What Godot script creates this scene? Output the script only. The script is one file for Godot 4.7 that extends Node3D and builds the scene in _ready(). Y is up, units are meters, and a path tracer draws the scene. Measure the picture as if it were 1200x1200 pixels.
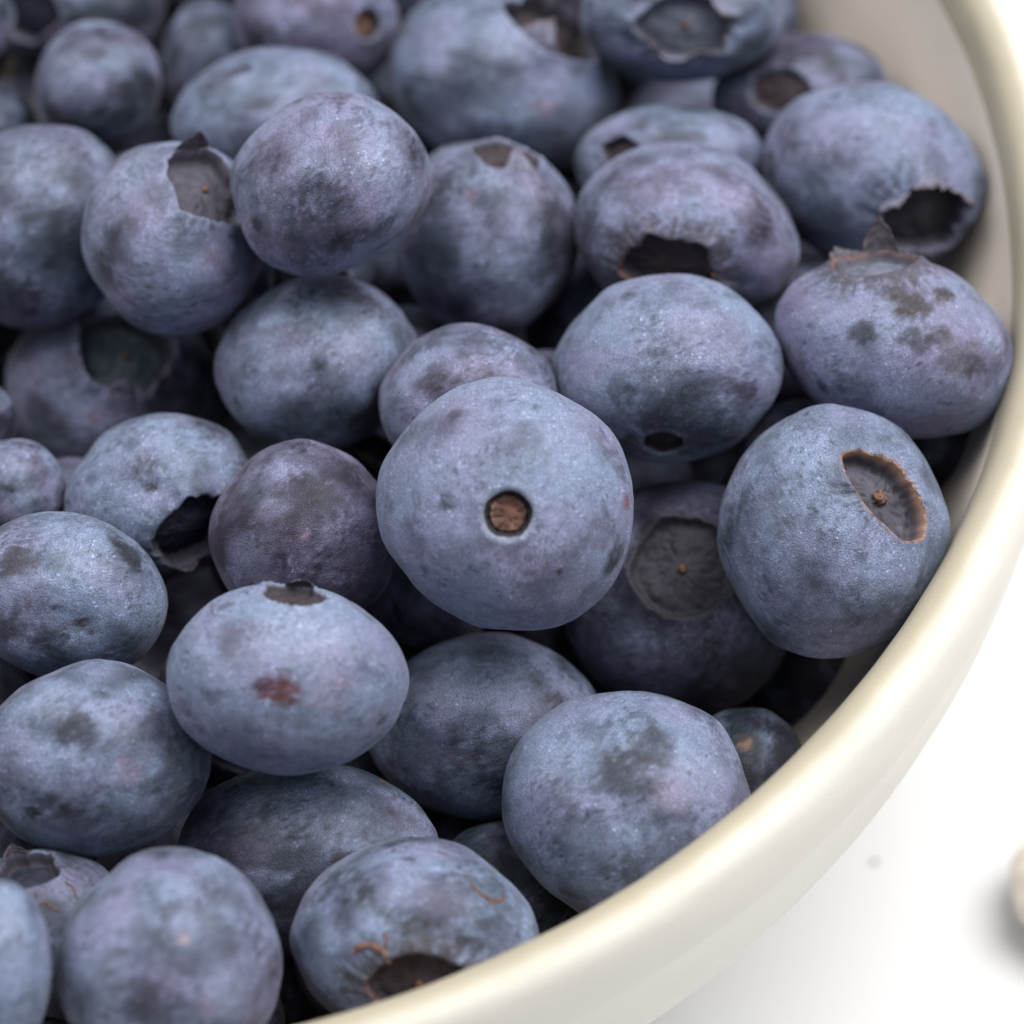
extends Node3D
# A close-up of fresh blueberries heaped in a cream glazed bowl on a white table.
# One unit is a metre. The bowl stands at the origin, its rim 52 mm above the table.

const RIM := 0.052
const HEAP := "blueberries heaped in the cream bowl"

var taken := {}
var low_noise := FastNoiseLite.new()
var mid_noise := FastNoiseLite.new()
var fine_noise := FastNoiseLite.new()
var grain: ImageTexture
var relief: ImageTexture
var lean := Basis()          # how the berries' own axes are turned in the bowl
var rng := RandomNumberGenerator.new()

const TINT := {
	"dark": Vector3(0.017, 0.019, 0.036), "brown": Vector3(0.042, 0.033, 0.040), "brownlight": Vector3(0.15, 0.125, 0.14),
	"red": Vector3(0.11, 0.034, 0.045), "redscar": Vector3(0.24, 0.10, 0.11), "seafloor": Vector3(0.075, 0.095, 0.125), "rusty": Vector3(0.105, 0.066, 0.052), "pink": Vector3(0.31, 0.22, 0.33), "pinkpale": Vector3(0.5, 0.38, 0.43),
	"purple": Vector3(0.115, 0.100, 0.175), "teal": Vector3(0.075, 0.115, 0.160), "pale": Vector3(0.36, 0.43, 0.62), "bloom": Vector3(0.22, 0.25, 0.37),  # teal: greenish shade and reflection painted low on the berries
	"tan": Vector3(0.30, 0.185, 0.14), "bark": Vector3(0.17, 0.10, 0.085), "grey": Vector3(0.115, 0.125, 0.172), "black": Vector3(0.018, 0.016, 0.02),
	"speckle": Vector3(0.095, 0.10, 0.125), "rust": Vector3(0.13, 0.08, 0.065), "greyring": Vector3(0.040, 0.040, 0.054), "dusk": Vector3(0.072, 0.070, 0.094), "none": Vector3(0.09, 0.085, 0.12),
	"orange": Vector3(0.15, 0.075, 0.05),
}


func _ready() -> void:
	var camera := Camera3D.new()
	camera.name = "camera"
	camera.position = Vector3(0.03205, 0.24455, 0.16758)
	camera.rotation_degrees = Vector3(-54.0, 0, 0)
	camera.near = 0.01
	camera.far = 10.0
	camera.fov = 16.0
	var lens := CameraAttributesPhysical.new()
	lens.frustum_focal_length = 124.5
	lens.frustum_near = 0.01
	lens.frustum_far = 10.0
	lens.frustum_focus_distance = 0.2365
	lens.exposure_aperture = 22.0
	camera.attributes = lens
	add_child(camera)
	camera.fov = 16.0
	var around := WorldEnvironment.new()
	around.name = "studio_surroundings"
	var air := Environment.new()
	air.background_mode = Environment.BG_COLOR
	air.background_color = Color(0.93, 0.94, 0.97)
	air.background_energy_multiplier = 0.40
	air.tonemap_mode = Environment.TONE_MAPPER_LINEAR
	air.tonemap_exposure = 1.0
	air.sdfgi_enabled = true
	air.ssao_enabled = true
	air.ssil_enabled = true
	around.environment = air
	add_child(around)
	# two large soft boxes: the key behind the bowl to the right, a weaker one over its left side
	for lamp in [[Vector3(0.30, 0.60, -0.10), Vector2(0.55, 0.45), 0.72], [Vector3(-0.34, 0.60, -0.10), Vector2(0.5, 0.45), 0.33]]:
		var box := AreaLight3D.new()
		box.name = "softbox_light"
		box.area_size = lamp[1]
		box.position = lamp[0]
		box.light_color = Color(1.0, 0.985, 0.965)
		box.light_energy = lamp[2]
		box.shadow_enabled = true
		add_child(box, true)
		box.look_at_from_position(box.position, Vector3(0.02, 0.04, 0.02), Vector3.FORWARD)
	lean = Basis.from_euler(Vector3(deg_to_rad(-54.0), 0, 0))
	set_up_noise()
	build_table()
	build_bowl()
	heap()


func numbered(called: String) -> String:
	var n: int = taken.get(called, 0)
	taken[called] = n + 1
	return called if n == 0 else "%s_%03d" % [called, n]


func piece(called: String, mesh: Mesh, parent: Node, material: Material = null) -> MeshInstance3D:
	var o := MeshInstance3D.new()
	o.name = called
	o.mesh = mesh
	if material:
		o.material_override = material
	parent.add_child(o, true)
	return o


func describe(o: Node, label: String, category: String, group := "") -> void:
	o.set_meta("label", label)
	o.set_meta("category", category)
	if group:
		o.set_meta("group", group)


func set_up_noise() -> void:
	rng.seed = 71
	for pair in [[low_noise, 5, 1.0, 2], [mid_noise, 11, 1.0, 3], [fine_noise, 23, 1.0, 2]]:
		var n: FastNoiseLite = pair[0]
		n.seed = pair[1]
		n.noise_type = FastNoiseLite.TYPE_SIMPLEX_SMOOTH
		n.frequency = pair[2]
		n.fractal_octaves = pair[3]
		n.fractal_gain = 0.55
	var side := 512
	var a := seamless(side, 0.16, 2, 3)
	var b := seamless(side, 0.03, 4, 9)
	var c := seamless(side, 0.38, 1, 17)
	var tone := PackedFloat32Array()
	tone.resize(side * side)
	var bump := PackedByteArray()
	bump.resize(side * side)
	for i in side * side:
		var fine := a[i] / 255.0 - 0.5
		var broad := b[i] / 255.0 - 0.5
		var dust := c[i] / 255.0 - 0.5
		tone[i] = 0.66 + fine * 0.38 + broad * 0.20 + dust * 0.24
		bump[i] = clampi(int(127.0 + fine * 90.0 + broad * 60.0 + dust * 50.0), 0, 255)
	# bright grains of bloom, dark pores, and hair-thin rub marks
	for k in 260:
		dab(tone, side, rng.randi_range(0, side - 1), rng.randi_range(0, side - 1), rng.randf_range(1.0, 2.0) if k % 4 else rng.randf_range(2.0, 3.4), rng.randf_range(0.2, 0.6))
	for k in 700:
		dab(tone, side, rng.randi_range(0, side - 1), rng.randi_range(0, side - 1), rng.randf_range(0.9, 2.4), -rng.randf_range(0.05, 0.22))
	for k in 70:
		var x := rng.randf() * side
		var y := rng.randf() * side
		var way := rng.randf() * TAU
		var bend := rng.randf_range(-0.03, 0.03)
		var strength := rng.randf_range(-0.14, 0.10)
		for s in rng.randi_range(14, 60):
			dab(tone, side, posmod(int(x), side), posmod(int(y), side), 0.8, strength)
			x += cos(way)
			y += sin(way)
			way += bend
	var bytes := PackedByteArray()
	bytes.resize(side * side * 3)
	for i in side * side:
		var v := clampf(tone[i], 0.2, 1.0) * 255.0
		bytes[i * 3] = int(v)
		bytes[i * 3 + 1] = int(v)
		bytes[i * 3 + 2] = int(minf(255.0, v * 1.005))
	grain = ImageTexture.create_from_image(Image.create_from_data(side, side, false, Image.FORMAT_RGB8, bytes))
	relief = ImageTexture.create_from_image(Image.create_from_data(side, side, false, Image.FORMAT_L8, bump))


func seamless(side: int, frequency: float, octaves: int, s: int) -> PackedByteArray:
	var n := FastNoiseLite.new()
	n.seed = s
	n.noise_type = FastNoiseLite.TYPE_SIMPLEX_SMOOTH
	n.frequency = frequency
	n.fractal_octaves = octaves
	var im := n.get_seamless_image(side, side)
	im.convert(Image.FORMAT_L8)
	return im.get_data()


func dab(tone: PackedFloat32Array, side: int, cx: int, cy: int, r: float, v: float) -> void:
	var reach := int(ceil(r))
	for dy in range(-reach, reach + 1):
		for dx in range(-reach, reach + 1):
			var w := clampf(r + 0.5 - sqrt(dx * dx + dy * dy), 0.0, 1.0)
			tone[posmod(cy + dy, side) * side + posmod(cx + dx, side)] += v * w


# ---------------------------------------------------------------- materials

func skin_material(shift: Vector3, size: float) -> StandardMaterial3D:
	var m := StandardMaterial3D.new()
	m.resource_name = "blueberry_skin"
	m.vertex_color_use_as_albedo = true
	m.vertex_color_is_srgb = true
	m.albedo_texture = grain
	m.uv1_triplanar = true
	m.uv1_scale = Vector3.ONE * size
	m.uv1_offset = shift
	m.roughness = 0.56
	m.metallic_specular = 0.38
	m.rim_enabled = true
	m.rim = 0.12
	m.rim_tint = 0.3
	m.heightmap_enabled = true
	m.heightmap_texture = relief
	m.heightmap_scale = 0.010
	return m


func coloured(rough: float, specular := 0.4) -> StandardMaterial3D:
	var m := StandardMaterial3D.new()
	m.vertex_color_use_as_albedo = true
	m.vertex_color_is_srgb = true
	m.roughness = rough
	m.metallic_specular = specular
	return m


func encode(v: Vector3) -> Color:
	const G := 1.0 / 2.2
	return Color(pow(clampf(v.x, 0, 1), G), pow(clampf(v.y, 0, 1), G), pow(clampf(v.z, 0, 1), G))


# ---------------------------------------------------------------- meshes

func grid_mesh(points: PackedVector3Array, colours: PackedColorArray, across: int, down: int) -> ArrayMesh:
	# rows of «across» points, the last of each row in the place of the first
	var index := PackedInt32Array()
	index.resize((across - 1) * (down - 1) * 6)
	var k := 0
	for r in down - 1:
		for c in across - 1:
			var i := r * across + c
			index[k] = i
			index[k + 1] = i + 1
			index[k + 2] = i + across
			index[k + 3] = i + 1
			index[k + 4] = i + across + 1
			index[k + 5] = i + across
			k += 6
	var arrays := []
	arrays.resize(Mesh.ARRAY_MAX)
	arrays[Mesh.ARRAY_VERTEX] = points
	arrays[Mesh.ARRAY_COLOR] = colours
	arrays[Mesh.ARRAY_INDEX] = index
	var normals := PackedVector3Array()
	normals.resize(points.size())
	var closed := points[0].distance_to(points[across - 1]) < 1e-7
	for r in down:
		for c in across:
			var left := c - 1
			var right := c + 1
			if closed:
				left = across - 2 if c == 0 else c - 1
				right = 1 if c == across - 1 else c + 1
			else:
				left = maxi(left, 0)
				right = mini(right, across - 1)
			var up := maxi(r - 1, 0)
			var low := mini(r + 1, down - 1)
			var n := (points[low * across + c] - points[up * across + c]).cross(points[r * across + right] - points[r * across + left])
			normals[r * across + c] = n.normalized()
	# where a row shrinks to a point, take the mean of the row beside it
	for r in [0, down - 1]:
		if points[r * across].distance_to(points[r * across + across / 2]) < 1e-7:
			var beside := 1 if r == 0 else down - 2
			var sum := Vector3.ZERO
			for c in across:
				sum += normals[beside * across + c]
			for c in across:
				normals[r * across + c] = sum.normalized()
	arrays[Mesh.ARRAY_NORMAL] = normals
	var mesh := ArrayMesh.new()
	mesh.add_surface_from_arrays(Mesh.PRIMITIVE_TRIANGLES, arrays)
	return mesh


class Berry:
	var at := Vector3.ZERO          # centre
	var size := Vector3.ONE         # half axes
	var roll := 0.0
	var label := ""
	var bloom := 0.7                # how much of the skin the wax covers
	var violet := 0.3
	var detail := 1.0
	var number := 0
	var kind := ""                  # "calyx", "stem" or nothing where the skin closes
	var towards := Vector3.UP       # where that points, in the berry's own axes
	var spread := 0.4               # its angular radius
	var depth := 0.2
	var ragged := 0.2
	var lip := 0.03
	var floor_tint := "grey"
	var rim_tint := "bloom"
	var dot := 0
	var oval := 1.0                 # how much narrower the crown is one way than the other
	var oval_way := 0.0             # where its long side points
	var sepals := []
	var scars := []
	var dents := []
	var spots := []


func berry(n: int, label: String, at: Vector3, size: Vector3, roll: float, bloom: float, violet: float, detail: float) -> Berry:
	var b := Berry.new()
	b.number = n
	b.label = label
	b.at = at * 0.001 + Vector3(0, RIM, 0)
	b.size = size * 0.001
	b.roll = deg_to_rad(roll)
	b.bloom = bloom
	b.violet = violet
	b.detail = detail
	return b


func crown(b: Berry, kind: String, towards: Vector3, spread: float, depth: float, ragged: float, lip: float, floor_tint: String, rim_tint: String, dot: int) -> void:
	b.kind = kind
	b.towards = towards.normalized()
	b.spread = spread
	b.depth = depth
	b.ragged = ragged
	b.lip = lip
	b.floor_tint = floor_tint
	b.rim_tint = rim_tint
	b.dot = dot


func dent(b: Berry, towards: Vector3, radius: float, depth: float) -> void:
	b.dents.append([towards.normalized(), radius, depth])


func spot(b: Berry, kind: String, towards: Vector3, radius: float, strength: float) -> void:
	b.spots.append([towards.normalized(), radius, strength, TINT[kind], kind])  # dark ones on covered flanks also paint in the shade of neighbours


func surface_at(b: Berry, d: Vector3, off: Vector3) -> Vector3:
	var swell := 1.0 + 0.056 * low_noise.get_noise_3dv(d * 0.75 + off) + 0.016 * mid_noise.get_noise_3dv(d * 1.5 + off)
	for hollow in b.dents:
		swell -= hollow[2] * exp(-pow(d.distance_to(hollow[0]) / hollow[1], 2))
	return Vector3(d.x * b.size.x, d.y * b.size.y, d.z * b.size.z) * swell


func skin_tint(b: Berry, d: Vector3, off: Vector3) -> Vector3:
	var n1 := low_noise.get_noise_3dv(d * 1.25 + off * 1.7)
	var n2 := mid_noise.get_noise_3dv(d * 1.9 - off)
	var n3 := fine_noise.get_noise_3dv(d * 9.0 + off)
	var n4 := fine_noise.get_noise_3dv(d * 24.0 - off)
	var hue := low_noise.get_noise_3dv(d * 1.1 - off * 2.3)
	var rough := smoothstep(-0.35, 0.45, low_noise.get_noise_3dv(d * 1.6 + off * 3.1))   # rubbed in some places, smooth in others
	var cover := clampf(b.bloom + 0.02 + 0.62 * n1 + 0.50 * n2 + (0.06 + 0.38 * rough) * n3 + (0.06 + 0.28 * rough) * n4, 0.02, 1.0)
	var v := clampf(b.violet - 0.05 + 0.8 * hue, 0.0, 1.0)
	var wax := Vector3(0.268, 0.340, 0.520).lerp(Vector3(0.295, 0.288, 0.475), v)
	var bare := Vector3(0.018, 0.030, 0.046).lerp(Vector3(0.034, 0.024, 0.052), v)
	var col := bare.lerp(wax, cover * (0.72 + 0.28 * cover))
	# thin rub marks where the wax was wiped along a line
	var along := d.dot(Vector3(sin(b.number * 2.1), cos(b.number * 2.1), 0.4))
	var line := absf(fine_noise.get_noise_3dv(Vector3(d.x * 2.2, d.y * 2.2, along * 7.0) + off * 1.3))
	col = col.lerp(bare * 1.6, smoothstep(0.034, 0.004, line) * 0.75 * rough)
	for s in b.spots:
		var away: float = d.distance_to(s[0])
		var r: float = s[1]
		if away > r * 2.4:
			continue
		var w := away / r + 0.60 * n2 + 0.50 * n3 + 0.26 * n4
		var f: float = smoothstep(1.30, 0.62, w) * s[2] * clampf(0.92 + 0.9 * n3 * rough + 0.8 * n4, 0.0, 1.0)
		col = col.lerp(s[3] * (1.0 + 0.5 * n4), f)
	return col


func finish(b: Berry) -> Node3D:
	var root := Node3D.new()
	root.name = numbered("blueberry")
	root.basis = lean * Basis(Vector3.BACK, b.roll)
	var down := root.basis.inverse() * Vector3.DOWN
	var low := sqrt(pow(down.x * b.size.x, 2) + pow(down.y * b.size.y, 2) + pow(down.z * b.size.z, 2))
	root.position = b.at + Vector3.DOWN * low
	add_child(root)
	var shift := -down * low                    # from the foot to the centre, in the berry's axes
	var off := Vector3(b.number * 3.17, b.number * 1.31, b.number * 7.7)
	var big := (b.size.x + b.size.y + b.size.z) / 3.0
	var n := b.towards
	var e1 := (Vector3.RIGHT - n * n.x)
	if e1.length() < 0.2:
		e1 = Vector3.UP - n * n.y
	e1 = e1.normalized()
	var e2 := n.cross(e1)
	var across := int(132 * b.detail) + 1
	var edge := PackedFloat32Array()
	var raise := PackedFloat32Array()
	edge.resize(across)
	raise.resize(across)
	var open := b.kind != ""
	for c in across:
		var phi := TAU * (c % (across - 1)) / (across - 1)
		var ring := Vector3(cos(phi), sin(phi), 0.0)
		var star := absf(cos(2.5 * phi + b.number))           # five points
		var jag := fine_noise.get_noise_3dv(ring * 2.0 + off) + 0.22 * fine_noise.get_noise_3dv(ring * 6.0 + off)
		edge[c] = b.spread * (1.0 + b.ragged * (0.8 * (0.55 - star) + 0.55 * jag)) if open else 0.0
		if b.oval < 1.0:
			edge[c] /= sqrt(pow(cos(phi - b.oval_way), 2) + pow(sin(phi - b.oval_way) / b.oval, 2))
		raise[c] = b.lip * (0.55 + 0.9 * (1.0 - star) + 0.5 * jag)
	# ---- skin: rows from the edge of the crown to the far pole
	var angles := PackedFloat32Array()
	var rows := int(92 * b.detail)
	for r in rows + 1:
		angles.append(pow(float(r) / rows, 1.25 if open else 1.0))
	var points := PackedVector3Array()
	var colours := PackedColorArray()
	points.resize(across * (rows + 1))
	colours.resize(across * (rows + 1))
	var rim: Vector3 = TINT[b.rim_tint]
	var bare_rim := b.rim_tint in ["tan", "pink", "bark", "rust", "greyring"]
	for r in rows + 1:
		for c in across:
			var theta := edge[c] + (PI - edge[c]) * angles[r]
			var phi := TAU * (c % (across - 1)) / (across - 1)
			var d := n * cos(theta) + (e1 * cos(phi) + e2 * sin(phi)) * sin(theta)
			var p := surface_at(b, d, off)
			var col := skin_tint(b, d, off)
			if open:
				var t := (theta - edge[c]) / b.spread
				p += n * big * shape_near_crown(b, theta, t, raise[c])
				if t < 0.9 and b.kind == "calyx":
					var wave := fine_noise.get_noise_3dv(d * 14.0 + off)
					var streak := fine_noise.get_noise_3dv(Vector3(cos(phi) * 6.0, sin(phi) * 6.0, theta) + off)
					p += n * big * 0.030 * streak * pow(1.0 - t / 0.9, 2) * minf(1.0, t * 12.0)
					if bare_rim:
						col = col.lerp(rim * (1.0 + 0.8 * wave), smoothstep(maxf(0.03, 0.085 + 0.09 * wave), 0.012, t))
					if b.rim_tint == "bark":
						col = col.lerp(Vector3(0.07, 0.06, 0.075), smoothstep(0.75, 0.10, t + 0.55 * wave + 0.3 * streak) * 0.8)
					elif b.rim_tint == "bloom":
						col = col.lerp(Vector3(0.34, 0.37, 0.55), smoothstep(0.26, 0.02, t + 0.25 * wave) * 0.30)
					elif b.rim_tint == "greyring":
						col = col.lerp(rim * (1.0 + 0.6 * streak), smoothstep(0.20, 0.03, t + 0.2 * wave) * 0.8)
				elif b.kind == "stem":
					col = col.lerp(Vector3(0.29, 0.34, 0.47), smoothstep(0.42, 0.05, t) * (0.75 if b.dot else 0.2))
			points[r * across + c] = p + shift
			colours[r * across + c] = encode(col * 1.42)
	var material := skin_material(Vector3(off.x, off.y, off.z) * 0.137, 74.0)
	piece("skin", grid_mesh(points, colours, across, rows + 1), root, material)
	if open:
		open_crown(b, root, shift, off, n, e1, e2, edge, raise, big)
	for s in b.scars:
		piece("scar", scar_mesh(b, s, shift, off, big), root, coloured(0.8, 0.2))
	describe(root, b.label, "blueberry", HEAP)
	return root


func scar(b: Berry, kind: String, width: float, way: Array) -> void:
	# a raised corky line over the skin, through points given in the berry's own axes
	b.scars.append([TINT[kind], width, way])


func scar_mesh(b: Berry, s: Array, shift: Vector3, off: Vector3, big: float) -> ArrayMesh:
	var way := Curve3D.new()
	var knots: Array = s[2]
	for i in knots.size():
		var handle: Vector3 = (knots[mini(i + 1, knots.size() - 1)] - knots[maxi(i - 1, 0)]) / 6.0
		way.add_point(knots[i], -handle, handle)
	var steps := 10 * knots.size()
	var points := PackedVector3Array()
	var colours := PackedColorArray()
	for k in steps + 1:
		var f := float(k) / steps * (knots.size() - 1)
		var i := mini(int(f), knots.size() - 2)
		var d := way.sample(i, f - i)
		var ahead := way.sample(i, minf(f - i + 0.06, 1.0)) - way.sample(i, maxf(f - i - 0.06, 0.0))
		var wiggle := Vector3(fine_noise.get_noise_2d(k * 0.5, b.number), fine_noise.get_noise_2d(k * 0.5, 40.0 + b.number), 0.0) * 0.016
		d = (d + wiggle).normalized()
		var p := surface_at(b, d, off)
		var side := d.cross(ahead).normalized()
		var thick: float = s[1] * big * (0.75 + 1.3 * absf(fine_noise.get_noise_2d(k * 1.1, 9.0 + b.number))) * sqrt(maxf(0.0, sin(PI * (k + 0.02) / (steps + 0.04))))
		for c in 9:
			var a := TAU * (c % 8) / 8.0
			points.append(p + shift + side * cos(a) * thick + d * (sin(a) * 0.28 - 0.06) * thick)
			colours.append(encode(s[0] * (1.0 + 1.1 * fine_noise.get_noise_2d(k * 1.3, c * 0.8 + b.number))))
	return grid_mesh(points, colours, 9, steps + 1)


func shape_near_crown(b: Berry, theta: float, t: float, raise: float) -> float:
	var h := -0.05 * exp(-pow(theta / (b.spread * 1.7), 2)) if b.kind == "calyx" else -0.035 * exp(-pow(theta / (b.spread * 2.0), 2))
	h += raise * exp(-t * t * 14.0)
	h -= 0.022 * pow(maxf(0.0, 1.0 - t / 0.10), 2) if b.kind == "calyx" else 0.040 * pow(maxf(0.0, 1.0 - t / 0.32), 2)
	return h


func open_crown(b: Berry, root: Node3D, shift: Vector3, off: Vector3, n: Vector3, e1: Vector3, e2: Vector3, edge: PackedFloat32Array, raise: PackedFloat32Array, big: float) -> void:
	# the hollow: wall and floor, as rows of [share of the radius, share of the depth]
	var rows := [[1.0, 0.0], [0.985, 0.12], [0.965, 0.34], [0.945, 0.60], [0.92, 0.82], [0.88, 0.95], [0.83, 1.0], [0.77, 0.96], [0.70, 0.93], [0.62, 0.95], [0.54, 0.96], [0.45, 0.95], [0.36, 0.93], [0.27, 0.90], [0.18, 0.88], [0.09, 0.87], [0.0, 0.87]]
	if b.kind == "stem":
		rows = [[1.0, 0.0], [0.975, 0.18], [0.95, 0.45], [0.92, 0.72], [0.89, 0.95], [0.85, 1.0], [0.80, 0.97], [0.75, 0.80], [0.69, 0.72], [0.52, 0.80], [0.40, 0.83], [0.28, 0.86], [0.15, 0.86], [0.0, 0.85]]
	var across := edge.size()
	var points := PackedVector3Array()
	var colours := PackedColorArray()
	var floor_tint: Vector3 = TINT[b.floor_tint]
	var rim: Vector3 = TINT[b.rim_tint]
	for r in rows.size():
		var f: float = rows[r][0]
		var g: float = rows[r][1]
		for c in across:
			var phi := TAU * (c % (across - 1)) / (across - 1)
			var theta := edge[c] * f
			var d := n * cos(theta) + (e1 * cos(phi) + e2 * sin(phi)) * sin(theta)
			var wave := fine_noise.get_noise_3dv(d * 13.0 + off)
			var coarse := mid_noise.get_noise_3dv(d * 5.0 - off)
			var ray := fine_noise.get_noise_3dv(Vector3(cos(phi) * 3.5, sin(phi) * 3.5, f * 4.0) + off)
			var p := surface_at(b, d, off) + n * big * shape_near_crown(b, theta, 0.0, raise[c] * smoothstep(0.80, 1.0, f))
			p -= n * big * (b.depth * 0.66 * g + (0.022 * wave + 0.034 * coarse) * smoothstep(0.0, 0.6, g) * smoothstep(0.0, 0.45, f))
			points.append(p + shift)
			var col := floor_tint * (1.0 + 0.35 * wave + 0.45 * coarse)
			if b.kind == "stem":
				col = Vector3(0.030, 0.028, 0.034) if f > 0.75 and b.floor_tint == "brown" else Vector3(0.088, 0.046, 0.036) * (1.0 + 0.9 * wave + 0.4 * coarse)
				if b.floor_tint == "dark":
					col = Vector3(0.03, 0.027, 0.035)
				elif f < 0.75 and f > 0.64 and sin(phi + 1.0) < -0.2:
					col = Vector3(0.16, 0.10, 0.08)
				col = col.lerp(Vector3(0.24, 0.26, 0.36), smoothstep(0.96, 1.0, f) * 0.6)
			else:
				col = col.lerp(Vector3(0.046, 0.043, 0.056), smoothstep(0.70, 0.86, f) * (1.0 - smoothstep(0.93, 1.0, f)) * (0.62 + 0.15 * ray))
				var brim := rim if b.rim_tint != "bloom" else Vector3(0.15, 0.15, 0.21)
				col = col.lerp(brim * (1.0 + 0.5 * ray), smoothstep(0.93, 0.995, f) * 0.9)
				if b.floor_tint == "speckle" and wave < -0.18:
					col *= 0.35
			colours.append(encode(col))
	var hollow := piece("stem_scar" if b.kind == "stem" else "calyx", grid_mesh(points, colours, across, rows.size()), root, coloured(0.7, 0.35))
	if b.kind == "calyx" and b.dot:
		# the small dry scar that the flower's style leaves in the middle
		var middle := surface_at(b, n, off) - n * big * (b.depth * 0.66 * 0.88 + 0.05 - (0.0 if b.lip > 0.02 else 0.005)) + shift
		var wide := big * (0.040 if b.dot == 1 else 0.062)
		var dot_points := PackedVector3Array()
		var dot_colours := PackedColorArray()
		for r in 7:
			var lat := PI * 0.5 * r / 6.0
			for c in 17:
				var phi := TAU * (c % 16) / 16.0
				var d := (e1 * cos(phi) + e2 * sin(phi)) * sin(lat) + n * cos(lat) * 0.9
				var bumpy := 1.0 + 0.5 * fine_noise.get_noise_3dv(d * 2.0 + off)
				dot_points.append(middle + d * wide * bumpy - n * wide * 0.25)
				dot_colours.append(encode((TINT["orange"] if b.dot == 1 else Vector3(0.13, 0.07, 0.05)) * (1.0 + 0.8 * fine_noise.get_noise_3dv(d * 5.0 + off)) * (0.55 if r > 4 else 1.0)))
		piece("style_scar", grid_mesh(dot_points, dot_colours, 17, 7), hollow, coloured(0.7))
	for s in b.sepals:
		piece("sepal", sepal_mesh(b, s, shift, off, n, e1, e2, edge, raise, big), hollow, coloured(0.72, 0.3))


func sepal_mesh(b: Berry, s: Array, shift: Vector3, off: Vector3, n: Vector3, e1: Vector3, e2: Vector3, edge: PackedFloat32Array, raise: PackedFloat32Array, big: float) -> ArrayMesh:
	# a dry pointed flap that grows from the brim: s is [direction round the crown, length, lean outwards]
	var phi0: float = s[0]
	var length: float = s[1] * big * 0.62
	var tilt: float = s[2]
	var last := edge.size() - 1
	var half := 0.46
	var wide := 13
	var rows := 9
	var front := []
	for r in rows:
		var v := float(r) / (rows - 1)
		var line := []
		for c in wide:
			var u := (float(c) / (wide - 1)) * 2.0 - 1.0
			var taper := (1.0 - pow(v, 1.7)) * (1.0 + 0.12 * fine_noise.get_noise_2d(v * 7.0 + phi0, u * 2.0 + b.number))
			var phi := phi0 + half * u * maxf(taper, 0.03)
			var k := posmod(int(round(phi / TAU * last)), last)
			var theta := edge[k] * lerpf(1.03, 1.0, v)
			var d := n * cos(theta) + (e1 * cos(phi) + e2 * sin(phi)) * sin(theta)
			var base := surface_at(b, d, off) + n * big * shape_near_crown(b, theta, 0.03, raise[k])
			var out := (e1 * cos(phi) + e2 * sin(phi))
			out = (out - n * out.dot(n)).normalized()
			var bend := tilt * (0.5 + 0.6 * v)
			var up := n * cos(bend) + out * sin(bend)
			var ragged_tip := 1.0 + 0.25 * fine_noise.get_noise_2d(u * 3.0 + b.number, phi0 * 5.0)
			var p := base - n * big * 0.012 + up * length * v * ragged_tip + up.cross(out.cross(n)).normalized() * 0.0
			p += out * big * 0.022 * (fine_noise.get_noise_2d(u * 4.0 + phi0, v * 4.0 + b.number) - u * u * 0.8 * v)
			line.append([p, out, up])
		front.append(line)
	var points := PackedVector3Array()
	var colours := PackedColorArray()
	var thick := big * 0.020
	var inner := Vector3(0.085, 0.078, 0.10)
	var outer := Vector3(0.135, 0.14, 0.20)
	if b.rim_tint == "pink":
		inner = Vector3(0.36, 0.26, 0.25)
	for r in rows:
		var v := float(r) / (rows - 1)
		for side in 2:
			for i in wide:
				var c := wide - 1 - i if side == 0 else i
				var it: Array = front[r][c]
				var back: Vector3 = (it[1] as Vector3).lerp(it[2], 0.2).normalized()
				var u := (float(c) / (wide - 1)) * 2.0 - 1.0
				var wave := fine_noise.get_noise_3dv(Vector3(u * 2.5, v * 3.0, phi0 + b.number))
				points.append(it[0] + shift + back * thick * (0.5 if side == 0 else -0.5) * (1.0 - 0.6 * v) * (1.0 - u * u * 0.8))
				var col := outer if side == 0 else inner
				col = col.lerp(Vector3(0.13, 0.10, 0.10), smoothstep(0.6, 1.0, maxf(v, absf(u) * 0.9)) * 0.7)
				colours.append(encode(col * (1.0 + 0.6 * wave)))
		points.append(points[points.size() - wide * 2])
		colours.append(colours[colours.size() - wide * 2])
	return grid_mesh(points, colours, wide * 2 + 1, rows)


# ---------------------------------------------------------------- bowl and table

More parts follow.
